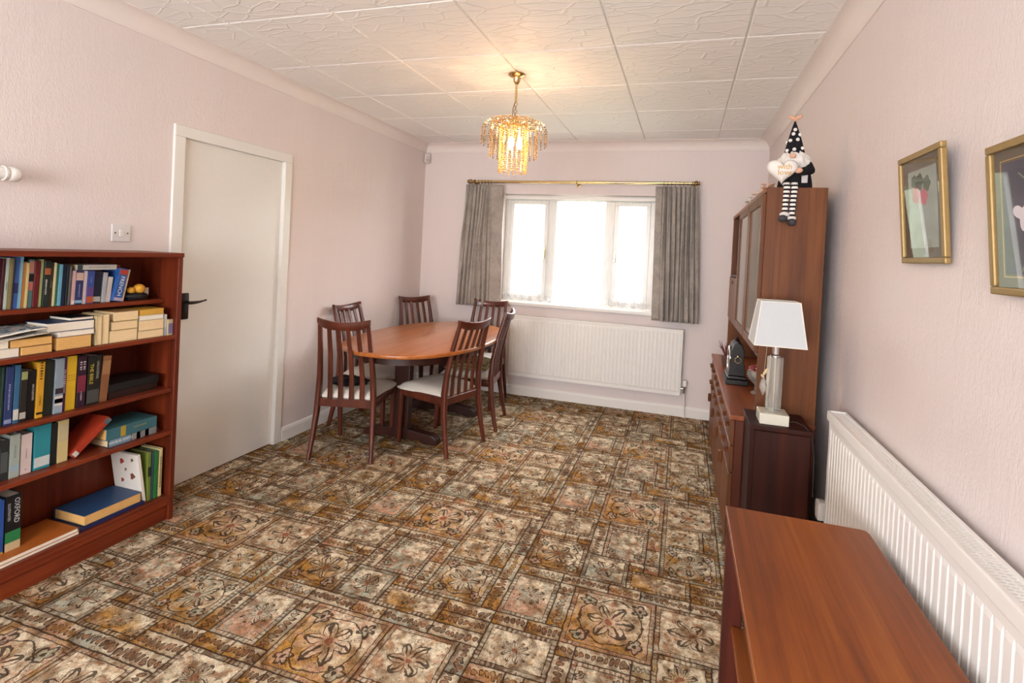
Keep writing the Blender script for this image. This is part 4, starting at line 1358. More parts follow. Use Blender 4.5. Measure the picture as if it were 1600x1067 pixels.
def flat_book(y0, y1, xf, z0, z1, color, label, group, depth=0.13, pages=None, spine_out=False, txt=None, bands=(), rz=0.0, board=0.0022):
    """a book lying down; spine or page edges towards +X"""
    pages = pages or M_PAPER
    yc = (y0 + y1) / 2
    t = thing('book', label, 'book', (xf - depth / 2, yc, z0), rz, group=group)
    w_, h_ = y1 - y0, z1 - z0
    b = B()
    b.box(-depth / 2, depth / 2, -w_ / 2, w_ / 2, 0, board, 0.0006).box(-depth / 2, depth / 2, -w_ / 2, w_ / 2, h_ - board, h_, 0.0006)
    if spine_out:
        b.tube([(depth / 2 - 0.002, -w_ / 2, h_ / 2), (depth / 2 - 0.002, w_ / 2, h_ / 2)], 0, rect=(h_, 0.006), up=(1, 0, 0))
    else:
        b.tube([(-depth / 2 + 0.002, -w_ / 2, h_ / 2), (-depth / 2 + 0.002, w_ / 2, h_ / 2)], 0, rect=(h_, 0.006), up=(1, 0, 0))
    obj('cover', b, cover_mat(color), t, world=False)
    q = 0.003
    obj('pages', B().box(-depth / 2 + 0.004, depth / 2 - (0.005 if spine_out else 0.0015), -w_ / 2 + q, w_ / 2 - q, board, h_ - board), pages, t, world=False)
    for ya, yb, col in bands:
        obj('spine_label', B().box(depth / 2 + 0.0008, depth / 2 + 0.0016, -w_ / 2 + ya * w_, -w_ / 2 + yb * w_, h_ * 0.04, h_ * 0.96), cover_mat(col), t, world=False)
    for (s_, size, col, yo, zo) in (txt or []):
        text('lettering', s_, size, axes((depth / 2 + 0.0018, yo, h_ / 2 + zo), (0, 1, 0), (0, 0, 1)), cover_mat(col), t, 0.0002, True)
    return t
flat_book(1.552, 1.716, -2.515, 1.2575, 1.281, 'd6d2c8', 'white book lying across the upright books on the top shelf', 'books lying in the bookcase', spine_out=True,
          bands=[(0.03, 0.15, '3b4a48')], txt=[('~~~~~~~~~~~~~~~~~~~~~', 0.007, '9a968c', 0.01, 0)])
flat_book(1.7175, 1.742, -2.53, 1.2605, 1.278, 'a83232', 'small red book lying at the end of the white one', 'books lying in the bookcase', spine_out=True, depth=0.08)

# yellow and black ornament on the top shelf
on = thing('ornament', 'black ornament with two yellow balls on the top shelf', 'ornament', (-2.535, 1.815, 1.1085))
obj('base', B().ell((-2.535, 1.815, 1.128), (0.04, 0.062, 0.0195)).box(-2.56, -2.51, 1.77, 1.86, 1.1085, 1.125, 0.008, 2), plain('16171a', 0.5), on, 50)
for y, r in ((1.795, 0.017), (1.832, 0.024)):
    obj('ball', B().ell((-2.53, y, 1.140 + r * 0.9), (r, r * 1.1, r)), plain('d9a032', 0.6), on, 60)
obj('card', B().box(-2.53, -2.528, 1.852, 1.877, 1.126, 1.165), plain('cfc0a6', 0.7), on)

# second shelf: books lying with page edges outward, magazines
G2 = 'books lying in the bookcase'
T2 = 'd2ae78'
PT, PC, PW = plain('d6a763', 0.85, mottle=0.12, scale=50), plain('e0c69a', 0.85, mottle=0.08, scale=50), plain('e6ddcc', 0.85, mottle=0.05, scale=50)
fb = lambda y0, y1, z0, z1, col, lab, pg=PC, x=-2.435, **k: flat_book(y0, y1, x, z0, z1, col, lab + ' on the second shelf', G2, pages=pg, **k)
fb(1.20, 1.291, 0.9685, 1.000, 'c8c2b0', 'cream-edged book lying under the magazines', PW)
fb(1.293, 1.43, 0.9675, 0.9975, 'd0a055', 'orange-edged book lying directly under the magazine pile', PT)
fb(1.328, 1.431, 0.9325, 0.967, '6a4a30', 'tan-edged book lying at the foot of the magazine pile', PT)
fb(1.20, 1.3265, 0.9325, 0.968, 'd8dcd6', 'pale green and white book lying by the bookcase edge', PW, x=-2.44)
fb(1.444, 1.573, 0.9325, 0.987, '8a6a4a', 'thick tan-edged paperback lying beneath a white one', PT)
fb(1.449, 1.583, 0.9875, 1.009, 'e4e0d8', 'thin white book lying between two thicker ones', PW)
fb(1.411, 1.585, 1.0095, 1.048, '31486e', 'thick blue-covered book lying on the thin white one', PW, x=-2.44)
fb(1.496, 1.588, 1.0485, 1.062, '1c1c1e', 'thin black book lying highest of the middle pile', PW, x=-2.45)
for y0, y1, hh, lab in ((1.589, 1.611, 0.128, 'cream page-edged paperback standing beside the blue-covered book'), (1.612, 1.640, 0.133, 'pale page-edged paperback standing beside the tan stack')):
    t = thing('book', lab + ' on the second shelf', 'book', (-2.50, (y0 + y1) / 2, 0.9325), group='books standing fore-edge out on the second shelf')
    w_ = y1 - y0 - 0.001
    obj('cover', B().box(-0.065, 0.065, -w_ / 2, -w_ / 2 + 0.0015, 0, hh).box(-0.065, 0.065, w_ / 2 - 0.0015, w_ / 2, 0, hh).box(-0.065, -0.062, -w_ / 2, w_ / 2, 0, hh), cover_mat('c9b48a'), t, world=False)
    obj('pages', B().box(-0.062, 0.063, -w_ / 2 + 0.0015, w_ / 2 - 0.0015, 0.001, hh - 0.002), PC, t, world=False)
fb(1.641, 1.766, 0.9325, 0.988, 'b99a6a', 'lowest book of the tan three-high stack', PC)
fb(1.650, 1.766, 0.9885, 1.027, 'c2a676', 'middle book of the tan three-high stack', PC)
fb(1.658, 1.768, 1.0275, 1.071, 'b28f5c', 'uppermost book of the tan three-high stack', PC)
fb(1.768, 1.892, 0.9325, 0.970, 'c8b080', 'lowest book of the four-high stack near the door end', PC)
fb(1.769, 1.892, 0.9705, 1.019, 'ccb68a', 'thick second book of the four-high stack near the door end', PC)
fb(1.772, 1.889, 1.0195, 1.042, 'e6e2da', 'thin white book in the four-high stack near the door end', PW)
fb(1.771, 1.890, 1.0425, 1.071, 'caa03e', 'mustard yellow book atop the four-high stack near the door end', plain('c99a3c', 0.8))
book(1.894, 1.908, -2.44, 0.9325, 0.104, 'e4e2de', 'small white upright book beside the four-high stack', 'small upright books on the second shelf', bands=[(0.05, 0.4, 'b9c4d4')])
book(1.909, 1.934, -2.432, 0.9325, 0.078, 'd6c69a', 'short cream and lilac upright book at the end of the second shelf', 'small upright books on the second shelf', bands=[(0.1, 0.75, '8a7fa8')])
def magazine(y0, y1, x, z0, col, lab, rz, tilt=0.0, curl=0.012, w_=0.20):
    t = thing('magazine', lab, 'magazine', (x, (y0 + y1) / 2, z0), rz, group='magazines on the second shelf')
    L = y1 - y0
    def fn(off):
        def f(u, v):
            return (-w_ / 2 + w_ * u, -L / 2 + L * v, off + curl * (0.5 - 0.5 * math.cos(PI * v)) * 1.0 + 0.003 * math.sin(5 * u + 3 * v))
        return f
    b = B().grid(fn(0.006), 8, 10)
    m = N('glossy_print')
    nz = m.noise(m.coords(), 26, 3, 0.6, 1.0)
    m.set(m.ramp(nz, [(0.36, '3a3f44'), (0.46, col), (0.56, 'd8d8d4'), (0.7, 'b5a79a')]), 0.25)
    o = obj('cover', b, m.m, t, 60, world=False)
    so = o.modifiers.new('thickness', 'SOLIDIFY')
    so.thickness, so.offset = 0.0006, -1
    o = obj('pages', B().grid(fn(0.005), 8, 10), M_PAPER_W, t, 60, world=False)
    so = o.modifiers.new('thickness', 'SOLIDIFY')
    so.thickness, so.offset = 0.0045, -1
    return t
magazine(1.18, 1.405, -2.52, 1.000, 'b9bcc0', 'glossy magazine lying lowest of the loose pile on the second shelf', 0.10, curl=0.006)
magazine(1.18, 1.400, -2.50, 1.0135, '6f8fa0', 'glossy magazine lying uppermost of the loose pile on the second shelf', -0.14, curl=0.020)

# middle shelf
R3 = [(1.28, 1.288, 0.226, '24382c', 'dark green'), (1.29, 1.314, 0.224, '2b3a6b', 'navy'), (1.317, 1.335, 0.226, '38688c', 'steel blue'), (1.336, 1.357, 0.207, '26221f', 'brown-black'), (1.359, 1.388, 0.196, '17161a', 'black white-lettered'), (1.39, 1.413, 0.224, 'd9a02c', 'amber'), (1.415, 1.448, 0.224, '232820', 'thick dark olive'), (1.449, 1.479, 0.227, '8d9aa6', 'grey-blue'), (1.479, 1.493, 0.227, '5b2a5e', 'purple'), (1.493, 1.53, 0.228, 'e0b52a', 'bright yellow'), (1.533, 1.567, 0.221, '33182b', 'dark plum'), (1.572, 1.622, 0.215, '1b1a17', 'thick black gold-lettered'), (1.623, 1.656, 0.204, '8a5a3a', 'bronze brown')]
row(R3, 3, -2.452, 0.6695, 0.02, {
    1: dict(txt=[('~~~~~~~~~~~~~~~~~~~', 0.009, 'aab4d8', 0.48, 0)], bands=[(0.03, 0.1, '8a94b8')]), 2: dict(bands=[(0.06, 0.24, 'd8d4c8')]),
    3: dict(bands=[(0.06, 0.18, 'b9b4a8'), (0.8, 0.95, '9aa06a')]), 4: dict(txt=[('IAN McEWAN', 0.0105, 'd8d4d0', 0.55, 0.006)]),
    5: dict(txt=[('~~~~~~~~', 0.017, '2a1c10', 0.83, 0), ('~~~~~~~~~', 0.008, '4a3416', 0.30, 0)], bands=[(0.06, 0.1, '2a2016')]),
    7: dict(bands=[(0.02, 0.13, '9aa8b4'), (0.14, 0.32, 'd8d0c8'), (0.19, 0.27, 'c0492e'), (0.36, 0.46, '3a2c34')]),
    8: dict(txt=[('~~~~~~~~~~~~~~', 0.0125, 'd8c8dc', 0.55, 0)]), 9: dict(bands=[(0.55, 0.56, 'a8821c'), (0.60, 0.61, 'a8821c'), (0.64, 0.65, 'a8821c')]),
    10: dict(bands=[(0.30, 0.62, '7d2a3e')], txt=[('~~~~~', 0.017, 'd8c8cc', 0.80, 0.007), ('~~~~~', 0.017, 'd8c8cc', 0.80, -0.006), ('~~~~~~~~', 0.009, 'd8c0c8', 0.22, 0)]),
    11: dict(txt=[('THE BIBLE', 0.020, 'c9b23e', 0.63, -0.011), ('UNLOCKING', 0.013, 'b9b4a4', 0.70, 0.013)], bands=[(0.04, 0.30, '4a4a46')]),
    12: dict(lean=0.075, bands=[(0.6, 0.9, 'a4764e')])})
flat_book(1.665, 1.888, -2.462, 0.6695, 0.704, '2a1410', 'thick black book lying under another on the middle shelf', G2, 0.16, plain('6e3f2c', 0.7), spine_out=True)
flat_book(1.660, 1.892, -2.458, 0.7045, 0.738, '17171a', 'thick black leather book lying uppermost on the middle shelf', G2, 0.17, plain('8a5c42', 0.7), spine_out=True)

# fourth shelf
R4 = [(1.292, 1.315, 0.157, '2b2d2e', 'charcoal'), (1.319, 1.35, 0.169, 'a9b3a8', 'pale grey-green'), (1.354, 1.39, 0.159, 'dccbc6', 'pinkish white'), (1.396, 1.452, 0.179, '2e8f9c', 'thick teal'), (1.454, 1.476, 0.172, '1b1d1e', 'black'), (1.478, 1.516, 0.177, 'd8c489', 'cream yellow')]
row(R4, 4, -2.462, 0.4525, 0.01, {0: dict(bands=[(0.2, 0.7, '55595a')]), 1: dict(txt=[('~~~~~~~~', 0.012, '6f7c78', 0.6, 0)], bands=[(0.15, 0.3, '9fb6c2')]), 2: dict(txt=[('~~~~~~~~', 0.009, 'a08c88', 0.5, 0), ('~~', 0.010, '6a5a58', 0.1, 0)]), 3: dict(bands=[(0.06, 0.28, 'cfd6d4')]), 5: dict(bands=[(0.5, 0.9, 'cbbd94')])})
book(1.520, 1.545, -2.460, 0.4525, 0.190, 'b03a22', 'red-orange book leaning steeply on the fourth shelf', 'leaning books in the bookcase', lean=0.86, bands=[(0.86, 0.99, '5a6a70'), (0.02, 0.12, 'd8d0c8')], depth=0.12)
flat_book(1.667, 1.888, -2.452, 0.4525, 0.486, '3a4a58', 'picture-spined book lying lowest on the fourth shelf', G2, 0.15, PC, spine_out=True,
          bands=[(0.02, 0.44, '7f9cb0'), (0.46, 0.98, '8a8c8c'), (0.56, 0.64, '4a4446'), (0.74, 0.82, '5c5a58')], txt=[('WILBUR SMITH', 0.0155, 'f0f0ec', -0.058, 0.001)])
flat_book(1.658, 1.884, -2.450, 0.4865, 0.538, '3f6f78', 'thick teal book with a gold band lying on the fourth shelf', G2, 0.16, PT, spine_out=True,
          bands=[(0.26, 0.36, 'b99a3c')], txt=[('~~~~~~~', 0.016, '9a9868', 0.035, 0.004)])

# bottom shelf
R5 = [(1.306, 1.3215, 0.24, '2d57a8', 'royal blue'), (1.325, 1.377, 0.244, '14171a', 'thick black green-banded'), (1.849, 1.8645, 0.238, '7a8a3a', 'olive yellow'), (1.865, 1.877, 0.234, '39586a', 'slate blue'), (1.878, 1.896, 0.232, '2f7d3a', 'grass green'), (1.901, 1.917, 0.239, 'e3d59a', 'cream dotted')]
row(R5[:2], 5, -2.487, 0.1285, 0.0, {0: dict(bands=[(0.0, 0.15, 'd0a040')]), 1: dict(bands=[(0.02, 0.24, 'd8c49a'), (0.24, 0.42, '2f8a52')], txt=[('OXFORD', 0.024, 'e8e8e4', 0.74, 0.010), ('ILLUSTRATED', 0.0115, 'd8d8d4', 0.74, -0.014)]),
                                     })
row(R5[2:], 5, -2.445, 0.1285, 0.0, {0: dict(bands=[(0.5, 0.7, '2a3020')], lean=-0.02), 3: dict(txt=[('~~~~~~~~~~~~~~~~~~~~~', 0.0125, '3a3428', 0.5, 0)])})
flat_book(1.20, 1.549, -2.428, 0.1285, 0.140, 'c9a98a', 'thin pale book lying lowest beneath the orange one', G2, 0.20, PW, board=0.0012)
flat_book(1.20, 1.547, -2.430, 0.1405, 0.155, 'c06a2c', 'thin orange picture book lying flat on the bottom shelf', G2, 0.20, PW, board=0.0012)
flat_book(1.558, 1.829, -2.436, 0.1285, 0.1425, '232c5c', 'thin navy book lying beneath the thick blue one', G2, 0.20, PW, spine_out=True, board=0.0012)
flat_book(1.574, 1.818, -2.442, 0.143, 0.188, '274c78', 'thick blue cloth book lying flat on the bottom shelf', G2, 0.19, PT)
t = thing('book', 'white picture book leaning against the green books on the bottom shelf', 'book', (-2.537, 1.839, 0.1285), group='leaning books in the bookcase')
obj('cover', B().box(-0.09, 0.09, -0.007, 0.007, 0, 0.245, 0.001), plain('ddd6cc', 0.4, mottle=0.04), t, world=False)
for x, z, r, c in ((-0.02, 0.20, 0.017, '9c3a32'), (0.04, 0.13, 0.02, '7a4a38'), (-0.03, 0.10, 0.013, 'a04a3a'), (0.05, 0.215, 0.011, '6a5a3c'), (0.0, 0.16, 0.01, '8c7a5a')):
    obj('cover_picture', B().prism([(x + r * (0.75 + 0.25 * math.cos(3 * a)) * math.cos(a), z + r * math.sin(a) * (0.8 + 0.2 * math.sin(2 * a))) for a in [2 * PI * i / 18 for i in range(18)]], 0.0065, 0.0076, M=axes((0, 0, 0), (1, 0, 0), (0, 0, 1))), plain(c, 0.5), t, world=False)
t.location.z += 0.0012
t.rotation_euler = (0.15, 0, 0)

# ------------------------------------------------------------------ wall unit: sideboard below, display hutch above
UX, UY0, UY1, UX1, UZ = 0.250, 2.600, 4.285, 0.612, 0.708
sb = thing('sideboard', 'long teak sideboard with drawers along the picture wall', 'sideboard', ((UX + UX1) / 2, (UY0 + UY1) / 2, 0))
obj('body', B().box(UX + 0.022, UX1, UY0 + 0.004, UY1 - 0.004, 0.07, UZ - 0.022, 0.002), M_UNIT_D, sb)
obj('worktop', B().box(UX - 0.004, UX1, UY0, UY1, UZ - 0.022, UZ, 0.003, 2), M_UNIT_Y, sb)
obj('plinth', B().box(UX + 0.05, UX1 - 0.02, UY0 + 0.03, UY1 - 0.03, 0.0, 0.07), M_UNIT_D, sb)
cols = 4
cw = (UY1 - UY0 - 0.02) / cols
for i in range(cols):
    a = UY0 + 0.01 + i * cw + 0.002
    b = a + cw - 0.004
    for k, (z0, z1) in enumerate(((0.56, 0.682), (0.43, 0.556))):
        d_ = obj('drawer', B().box(UX + 0.004, UX + 0.022, a, b, z0, z1, 0.002), M_UNIT, sb)
        for q in (0.28, 0.72):
            yc = a + (b - a) * q
            obj('handle', B().prism([(-0.045, -0.012), (-0.03, 0.0), (0.03, 0.0), (0.045, -0.012), (0.045, -0.02), (-0.045, -0.02)], 0.0, 0.020,
                M=axes((UX + 0.004, yc, z1 - 0.035), (0, -1, 0), (0, 0, 1)), bev=0.002), M_UNIT, d_)
    d_ = obj('cupboard_door', B().box(UX + 0.004, UX + 0.022, a, b, 0.08, 0.426, 0.002), M_UNIT, sb)
    obj('handle', B().box(UX - 0.016, UX + 0.004, b - 0.05, b - 0.02, 0.34, 0.40, 0.004), M_UNIT, d_)

HX0, HX1, HZ0, HZ1 = 0.355, 0.610, 0.708, 1.795
hu = thing('display_hutch', 'tall teak display hutch standing on the sideboard', 'display cabinet', ((HX0 + HX1) / 2, (UY0 + UY1) / 2, HZ0))
for y0 in (UY0 + 0.002, UY1 - 0.022):
    obj('side_panel', B().box(HX0, HX1, y0, y0 + 0.020, HZ0, HZ1 - 0.0, 0.002), M_UNIT, hu)
obj('top', B().box(HX0 - 0.006, HX1, UY0 + 0.022, UY1 - 0.022, HZ1 - 0.024, HZ1, 0.003), M_UNIT_Y, hu)
obj('back_panel', B().box(HX1 - 0.008, HX1, UY0 + 0.022, UY1 - 0.022, HZ0 + 0.001, HZ1 - 0.024), M_UNIT_D, hu)
obj('bottom_board', B().box(HX0, HX1 - 0.008, UY0 + 0.022, UY1 - 0.022, 0.992, 1.010, 0.002), M_UNIT_D, hu)
for y in (3.66, ):
    obj('divider', B().box(HX0 + 0.004, HX1 - 0.008, y, y + 0.018, 1.010, HZ1 - 0.024, 0.001), M_UNIT_D, hu)
obj('shelf', B().box(HX0 + 0.002, HX1 - 0.008, 3.678, UY1 - 0.022, 1.330, 1.348, 0.002), M_UNIT_D, hu)
obj('flap_door', B().box(HX0 - 0.008, HX0 + 0.010, 3.68, UY1 - 0.024, 1.014, 1.326, 0.002), M_UNIT, hu)
obj('flap_knob', B().ell((HX0 - 0.014, 3.98, 1.29), 0.01), M_BRASS_D, hu, 60)
gp = N('veneer_wall_reflection')  # grey beige stands in for the wall mirrored in the door veneer
gp.set('8d8378', 0.12, 0, 0.6)
for a, b in ((2.626, 3.135), (3.145, 3.655)):
    d_ = obj('panel_door', B().box(HX0 - 0.016, HX0 + 0.002, a, a + 0.05, 1.014, HZ1 - 0.028, 0.002).box(HX0 - 0.016, HX0 + 0.002, b - 0.05, b, 1.014, HZ1 - 0.028, 0.002)
             .box(HX0 - 0.016, HX0 + 0.002, a + 0.05, b - 0.05, 1.014, 1.06, 0.002).box(HX0 - 0.016, HX0 + 0.002, a + 0.05, b - 0.05, HZ1 - 0.075, HZ1 - 0.028, 0.002), M_UNIT, hu)
    obj('pane', B().box(HX0 - 0.009, HX0 - 0.005, a + 0.05, b - 0.05, 1.06, HZ1 - 0.075), gp.m, d_)

# ornaments on the unit
fg = thing('figurine', 'small white china figurine in the open bay of the hutch', 'figurine', (0.40, 3.93, 1.348))
obj('body', B().lathe([(0, 0), (0.026, 0), (0.028, 0.008), (0.018, 0.03), (0.022, 0.055), (0.012, 0.08), (0, 0.082)], (0.40, 3.93, 1.348), 14), plain('d9cfc4', 0.25), fg, 50)
obj('head', B().ell((0.40, 3.93, 1.444), (0.014, 0.014, 0.018)), plain('e2d3c6', 0.3), fg, 60)
obj('basket', B().ell((0.375, 3.915, 1.40), (0.014, 0.014, 0.012)), plain('a8713a', 0.6), fg, 60)

def posy(name, label, c, cols, R_, n, seed):
    t = thing(name, label, 'ornament', c)
    rnd = random.Random(seed)
    obj('base', B().lathe([(0, 0), (R_ * 0.6, 0), (R_ * 0.7, 0.006), (R_ * 0.3, 0.014), (0, 0.016)], c, 14), plain('d8cdbf', 0.35), t, 50)
    for k in range(n):
        a, rr = rnd.uniform(0, 6.3), rnd.uniform(0.1, 1) * R_
        p = Vector((c[0] + rr * math.cos(a) * 0.6, c[1] + rr * math.sin(a) * 1.4, c[2] + 0.020 + rnd.uniform(0, 0.030)))
        b = B()
        for q in range(5):
            b2 = 2 * PI * q / 5 + a
            b.ell(p + Vector((0.008 * math.cos(b2), 0.008 * math.sin(b2), 0)), (0.007, 0.007, 0.004), 8, 5)
        b.ell(p + Vector((0, 0, 0.003)), 0.004, 6, 4)
        obj('blossom', b, plain(cols[k % len(cols)], 0.5), t, 60)
        obj('flower_stem', B().cyl((c[0], c[1], c[2] + 0.012), p, 0.0015, n=5), plain('7a7f5a', 0.6), t)
    return t
posy('flower_ornament', 'peach pink flower ornament on the hutch next to the gnome', (0.385, 2.86, HZ1), ['d6a58e', 'caa08a', 'e0bfae', 'b98f6a'], 0.06, 12, 5)
posy('flower_ornament', 'pale peach flower ornament in the middle of the row on the hutch', (0.385, 3.12, HZ1), ['dbb39c', 'e4cfc0', 'c9a68c'], 0.055, 10, 6)
posy('flower_ornament', 'white and green flower ornament on the hutch, most distant from the gnome', (0.385, 3.42, HZ1), ['e0dcd2', '7d8468', 'd6d0c4'], 0.055, 10, 7)

# mantel clock under the hutch
ck = thing('mantel_clock', 'black mantel clock with a brass ring on its side', 'clock', (0.335, 3.36, UZ))
bk = plain('120d0c', 0.3, mottle=0.1)
obj('base', B().box(0.272, 0.400, 3.25, 3.47, UZ, UZ + 0.028, 0.004, 2).box(0.280, 0.392, 3.258, 3.462, UZ + 0.028, UZ + 0.05, 0.008, 3), bk, ck)
prf = [(0.0, -0.05), (0.0, 0.06), (0.0, 0.0)]
case = [(0.288, UZ + 0.05), (0.384, UZ + 0.05), (0.380, UZ + 0.09), (0.372, UZ + 0.13), (0.372, UZ + 0.20), (0.360, UZ + 0.235), (0.336, UZ + 0.25), (0.312, UZ + 0.235), (0.300, UZ + 0.20), (0.300, UZ + 0.13), (0.292, UZ + 0.09)]
obj('case', B().prism([(x, z) for x, z in case], -3.455, -3.265, M=axes((0, 0, 0), (1, 0, 0), (0, 0, 1)), bev=0.004), bk, ck)
obj('finial', B().lathe([(0.014, 0), (0.018, 0.006), (0.006, 0.012), (0.008, 0.020), (0, 0.024)], (0.336, 3.36, UZ + 0.25), 12), bk, ck, 50)
rg = obj('ring_handle', B().torus((0.336, 3.259, UZ + 0.148), 0.017, 0.0028, 'Y', 20, 6), M_BRASS, ck, 60)
obj('ring_boss', B().ell((0.336, 3.262, UZ + 0.168), (0.008, 0.006, 0.008)), M_BRASS, rg, 60)
dl = obj('dial', B().lathe([(0, 0.006), (0.062, 0.006), (0.064, 0)], n=28, M=axes((0.300, 3.36, UZ + 0.145), (0, -1, 0), (0, 0, 1)) @ Matrix.Rotation(PI, 4, 'X')), plain('d8d6d0', 0.25), ck, 40)
obj('bezel', B().torus((0.295, 3.36, UZ + 0.145), 0.066, 0.007, 'X', 28, 8), M_CHROME, dl, 60)

# flower vase and sprig on the sideboard
vs = thing('flower_vase', 'glass bowl with red and pink flowers behind the lamp', 'vase', (0.425, 3.10, UZ))
obj('bowl', B().lathe([(0, 0), (0.03, 0), (0.032, 0.006), (0.012, 0.016), (0.012, 0.05), (0.04, 0.075), (0.055, 0.105), (0.052, 0.13), (0.049, 0.13), (0.05, 0.105), (0.036, 0.08), (0, 0.06)], (0.425, 3.10, UZ), 20), M_CRYSTAL, vs, 50)
rnd = random.Random(2)
for k in range(9):
    a = 2 * PI * k / 9
    r = 0.03 if k % 3 else 0.008
    p = (0.425 + r * math.cos(a), 3.10 + r * math.sin(a), UZ + 0.125 + 0.02 * (k % 2))
    b = B()
    for q in range(6):
        b2 = 2 * PI * q / 6
        b.ell((p[0] + 0.011 * math.cos(b2), p[1] + 0.011 * math.sin(b2), p[2]), (0.010, 0.010, 0.008), 8, 5)
    b.ell((p[0], p[1], p[2] + 0.007), (0.009, 0.009, 0.008), 8, 5)
    obj('flower', b, plain(['a83a34', 'c98a88', '8c3a40'][k % 3], 0.6), vs, 60)
    obj('flower_stem', B().cyl((0.425, 3.10, UZ + 0.07), p, 0.002, n=5), plain('4f5a3a', 0.6), vs)
sp = thing('dried_sprig', 'small pot with a maroon dried sprig behind the black clock', 'ornament', (0.315, 3.80, UZ))
obj('pot', B().lathe([(0, 0), (0.026, 0), (0.034, 0.06), (0.036, 0.07), (0.03, 0.07), (0, 0.06)], (0.315, 3.80, UZ), 14), plain('5a3a2c', 0.5), sp, 50)
for k in range(11):
    a = 2 * PI * k / 11
    obj('sprig', B().tube([(0.315, 3.80, UZ + 0.06), (0.315 + 0.03 * math.cos(a), 3.80 + 0.03 * math.sin(a), UZ + 0.12), (0.315 + 0.055 * math.cos(a), 3.80 + 0.055 * math.sin(a), UZ + 0.16 + 0.02 * math.sin(3 * a))], [0.003, 0.004, 0.001], 5), plain('6b2f36', 0.7), sp)

# ------------------------------------------------------------------ dark side cabinet with the lamp
KX0, KX1, KY0, KY1, KZ = 0.302, 0.548, 2.345, 2.592, 0.750
kc = thing('side_cabinet', 'small dark wooden cabinet carrying the table lamp', 'cabinet', ((KX0 + KX1) / 2, (KY0 + KY1) / 2, 0))
obj('body', B().box(KX0 + 0.006, KX1 - 0.004, KY0 + 0.012, KY1, 0.03, KZ - 0.018, 0.002), M_BOX, kc)
obj('top', B().box(KX0, KX1, KY0, KY1, KZ - 0.018, KZ, 0.003, 2), M_BOX, kc)
obj('front_panel', B().box(KX0 + 0.022, KX1 - 0.008, KY0 + 0.001, KY0 + 0.012, 0.05, KZ - 0.022, 0.002), M_BOX, kc)
obj('base', B().box(KX0 + 0.012, KX1 - 0.01, KY0 + 0.02, KY1 - 0.01, 0.0, 0.03), M_DARK, kc)

LX, LY = 0.402, 2.430
lm = thing('table_lamp', 'crystal table lamp with a white tapered square shade', 'lamp', (LX, LY, KZ))
obj('base', B().box(LX - 0.058, LX + 0.058, LY - 0.055, LY + 0.055, KZ, KZ + 0.046, 0.004, 2), plain('d3cfbf', 0.08, spec=0.8, mottle=0.03), lm)
oc = [(LX + 0.033 * math.cos(PI / 8 + PI / 4 * k), LY + 0.033 * math.sin(PI / 8 + PI / 4 * k)) for k in range(8)]
obj('column', B().prism(oc, KZ + 0.046, KZ + 0.285, bev=0.003, seg=1), M_CRYSTAL, lm)
obj('core', B().cyl((LX, LY, KZ + 0.046), (LX, LY, KZ + 0.29), 0.006, n=10), M_CHROME, lm, 40)
obj('neck', B().lathe([(0, 0), (0.022, 0), (0.022, 0.006), (0.014, 0.010), (0.014, 0.045), (0, 0.045)], (LX, LY, KZ + 0.285), 18), M_CHROME, lm, 40)
sh = B()
zb, zt = 1.092, 1.276
wb, wt, db, dt = 0.100, 0.076, 0.100, 0.058
q0 = [(LX - wb, LY - db), (LX + wb, LY - db), (LX + wb, LY + db), (LX - wb, LY + db)]
q1 = [(LX - wt, LY - dt), (LX + wt, LY - dt), (LX + wt, LY + dt), (LX - wt, LY + dt)]
for sgn in (0, 1):
    pass
a_ = [sh.bm.verts.new((x, y, zb)) for x, y in q0]
b_ = [sh.bm.verts.new((x, y, zt)) for x, y in q1]
for k in range(4):
    sh.bm.faces.new((a_[k], a_[(k + 1) % 4], b_[(k + 1) % 4], b_[k]))
ms = N('white_linen_shade')
nz = ms.noise(ms.coords((1, 1, 1)), 300, 2)
ms.set(ms.mix(nz, lin('b9bdbf'), lin('c8cbcc')), 0.85, 0, 0.2)
ms.p.inputs['Transmission Weight'].default_value = 0.0
so = obj('shade', sh, ms.m, lm)
md = so.modifiers.new('thickness', 'SOLIDIFY')
md.thickness = 0.002
bd = B()
for q, z in ((q0, zb), (q1, zt)):
    for k in range(4):
        p, r = q[k], q[(k + 1) % 4]
        bd.tube([(p[0], p[1], z), (r[0], r[1], z)], 0, rect=(0.006, 0.004), up=(0, 0, 1))
for k in range(4):
    bd.tube([(q0[k][0], q0[k][1], zb), (q1[k][0], q1[k][1], zt)], 0.0025, 6)
obj('shade_trim', bd, plain('e2ddd2', 0.8), so)
obj('shade_carrier', B().tube([(LX - wt, LY, zt - 0.02), (LX + wt, LY, zt - 0.02)], 0.002, 6).tube([(LX, LY - dt, zt - 0.02), (LX, LY + dt, zt - 0.02)], 0.002, 6).cyl((LX, LY, KZ + 0.33), (LX, LY, zt - 0.018), 0.005, n=8), M_CHROME, lm, 40)
obj('flex', B().tube([(LX + 0.058, LY - 0.02, KZ + 0.012), (LX + 0.085, LY - 0.03, KZ + 0.02), (LX + 0.118, LY - 0.05, KZ + 0.012), (LX + 0.140, LY - 0.075, KZ - 0.01), (LX + 0.150, LY - 0.092, KZ - 0.10), (LX + 0.152, LY - 0.095, KZ - 0.26)], 0.0022, 6), plain('3a3230', 0.5), lm, 60)
dp = thing('crystal_drop', 'clear faceted crystal drop hanging from the lamp shade', 'ornament', (LX - 0.052, LY - 0.06, 0.87))
obj('drop', B().lathe([(0, 0), (0.010, 0.022), (0.015, 0.045), (0.011, 0.065), (0.004, 0.080), (0, 0.082)], (LX - 0.052, LY - 0.06, 0.87), 8), M_CRYSTAL, dp)
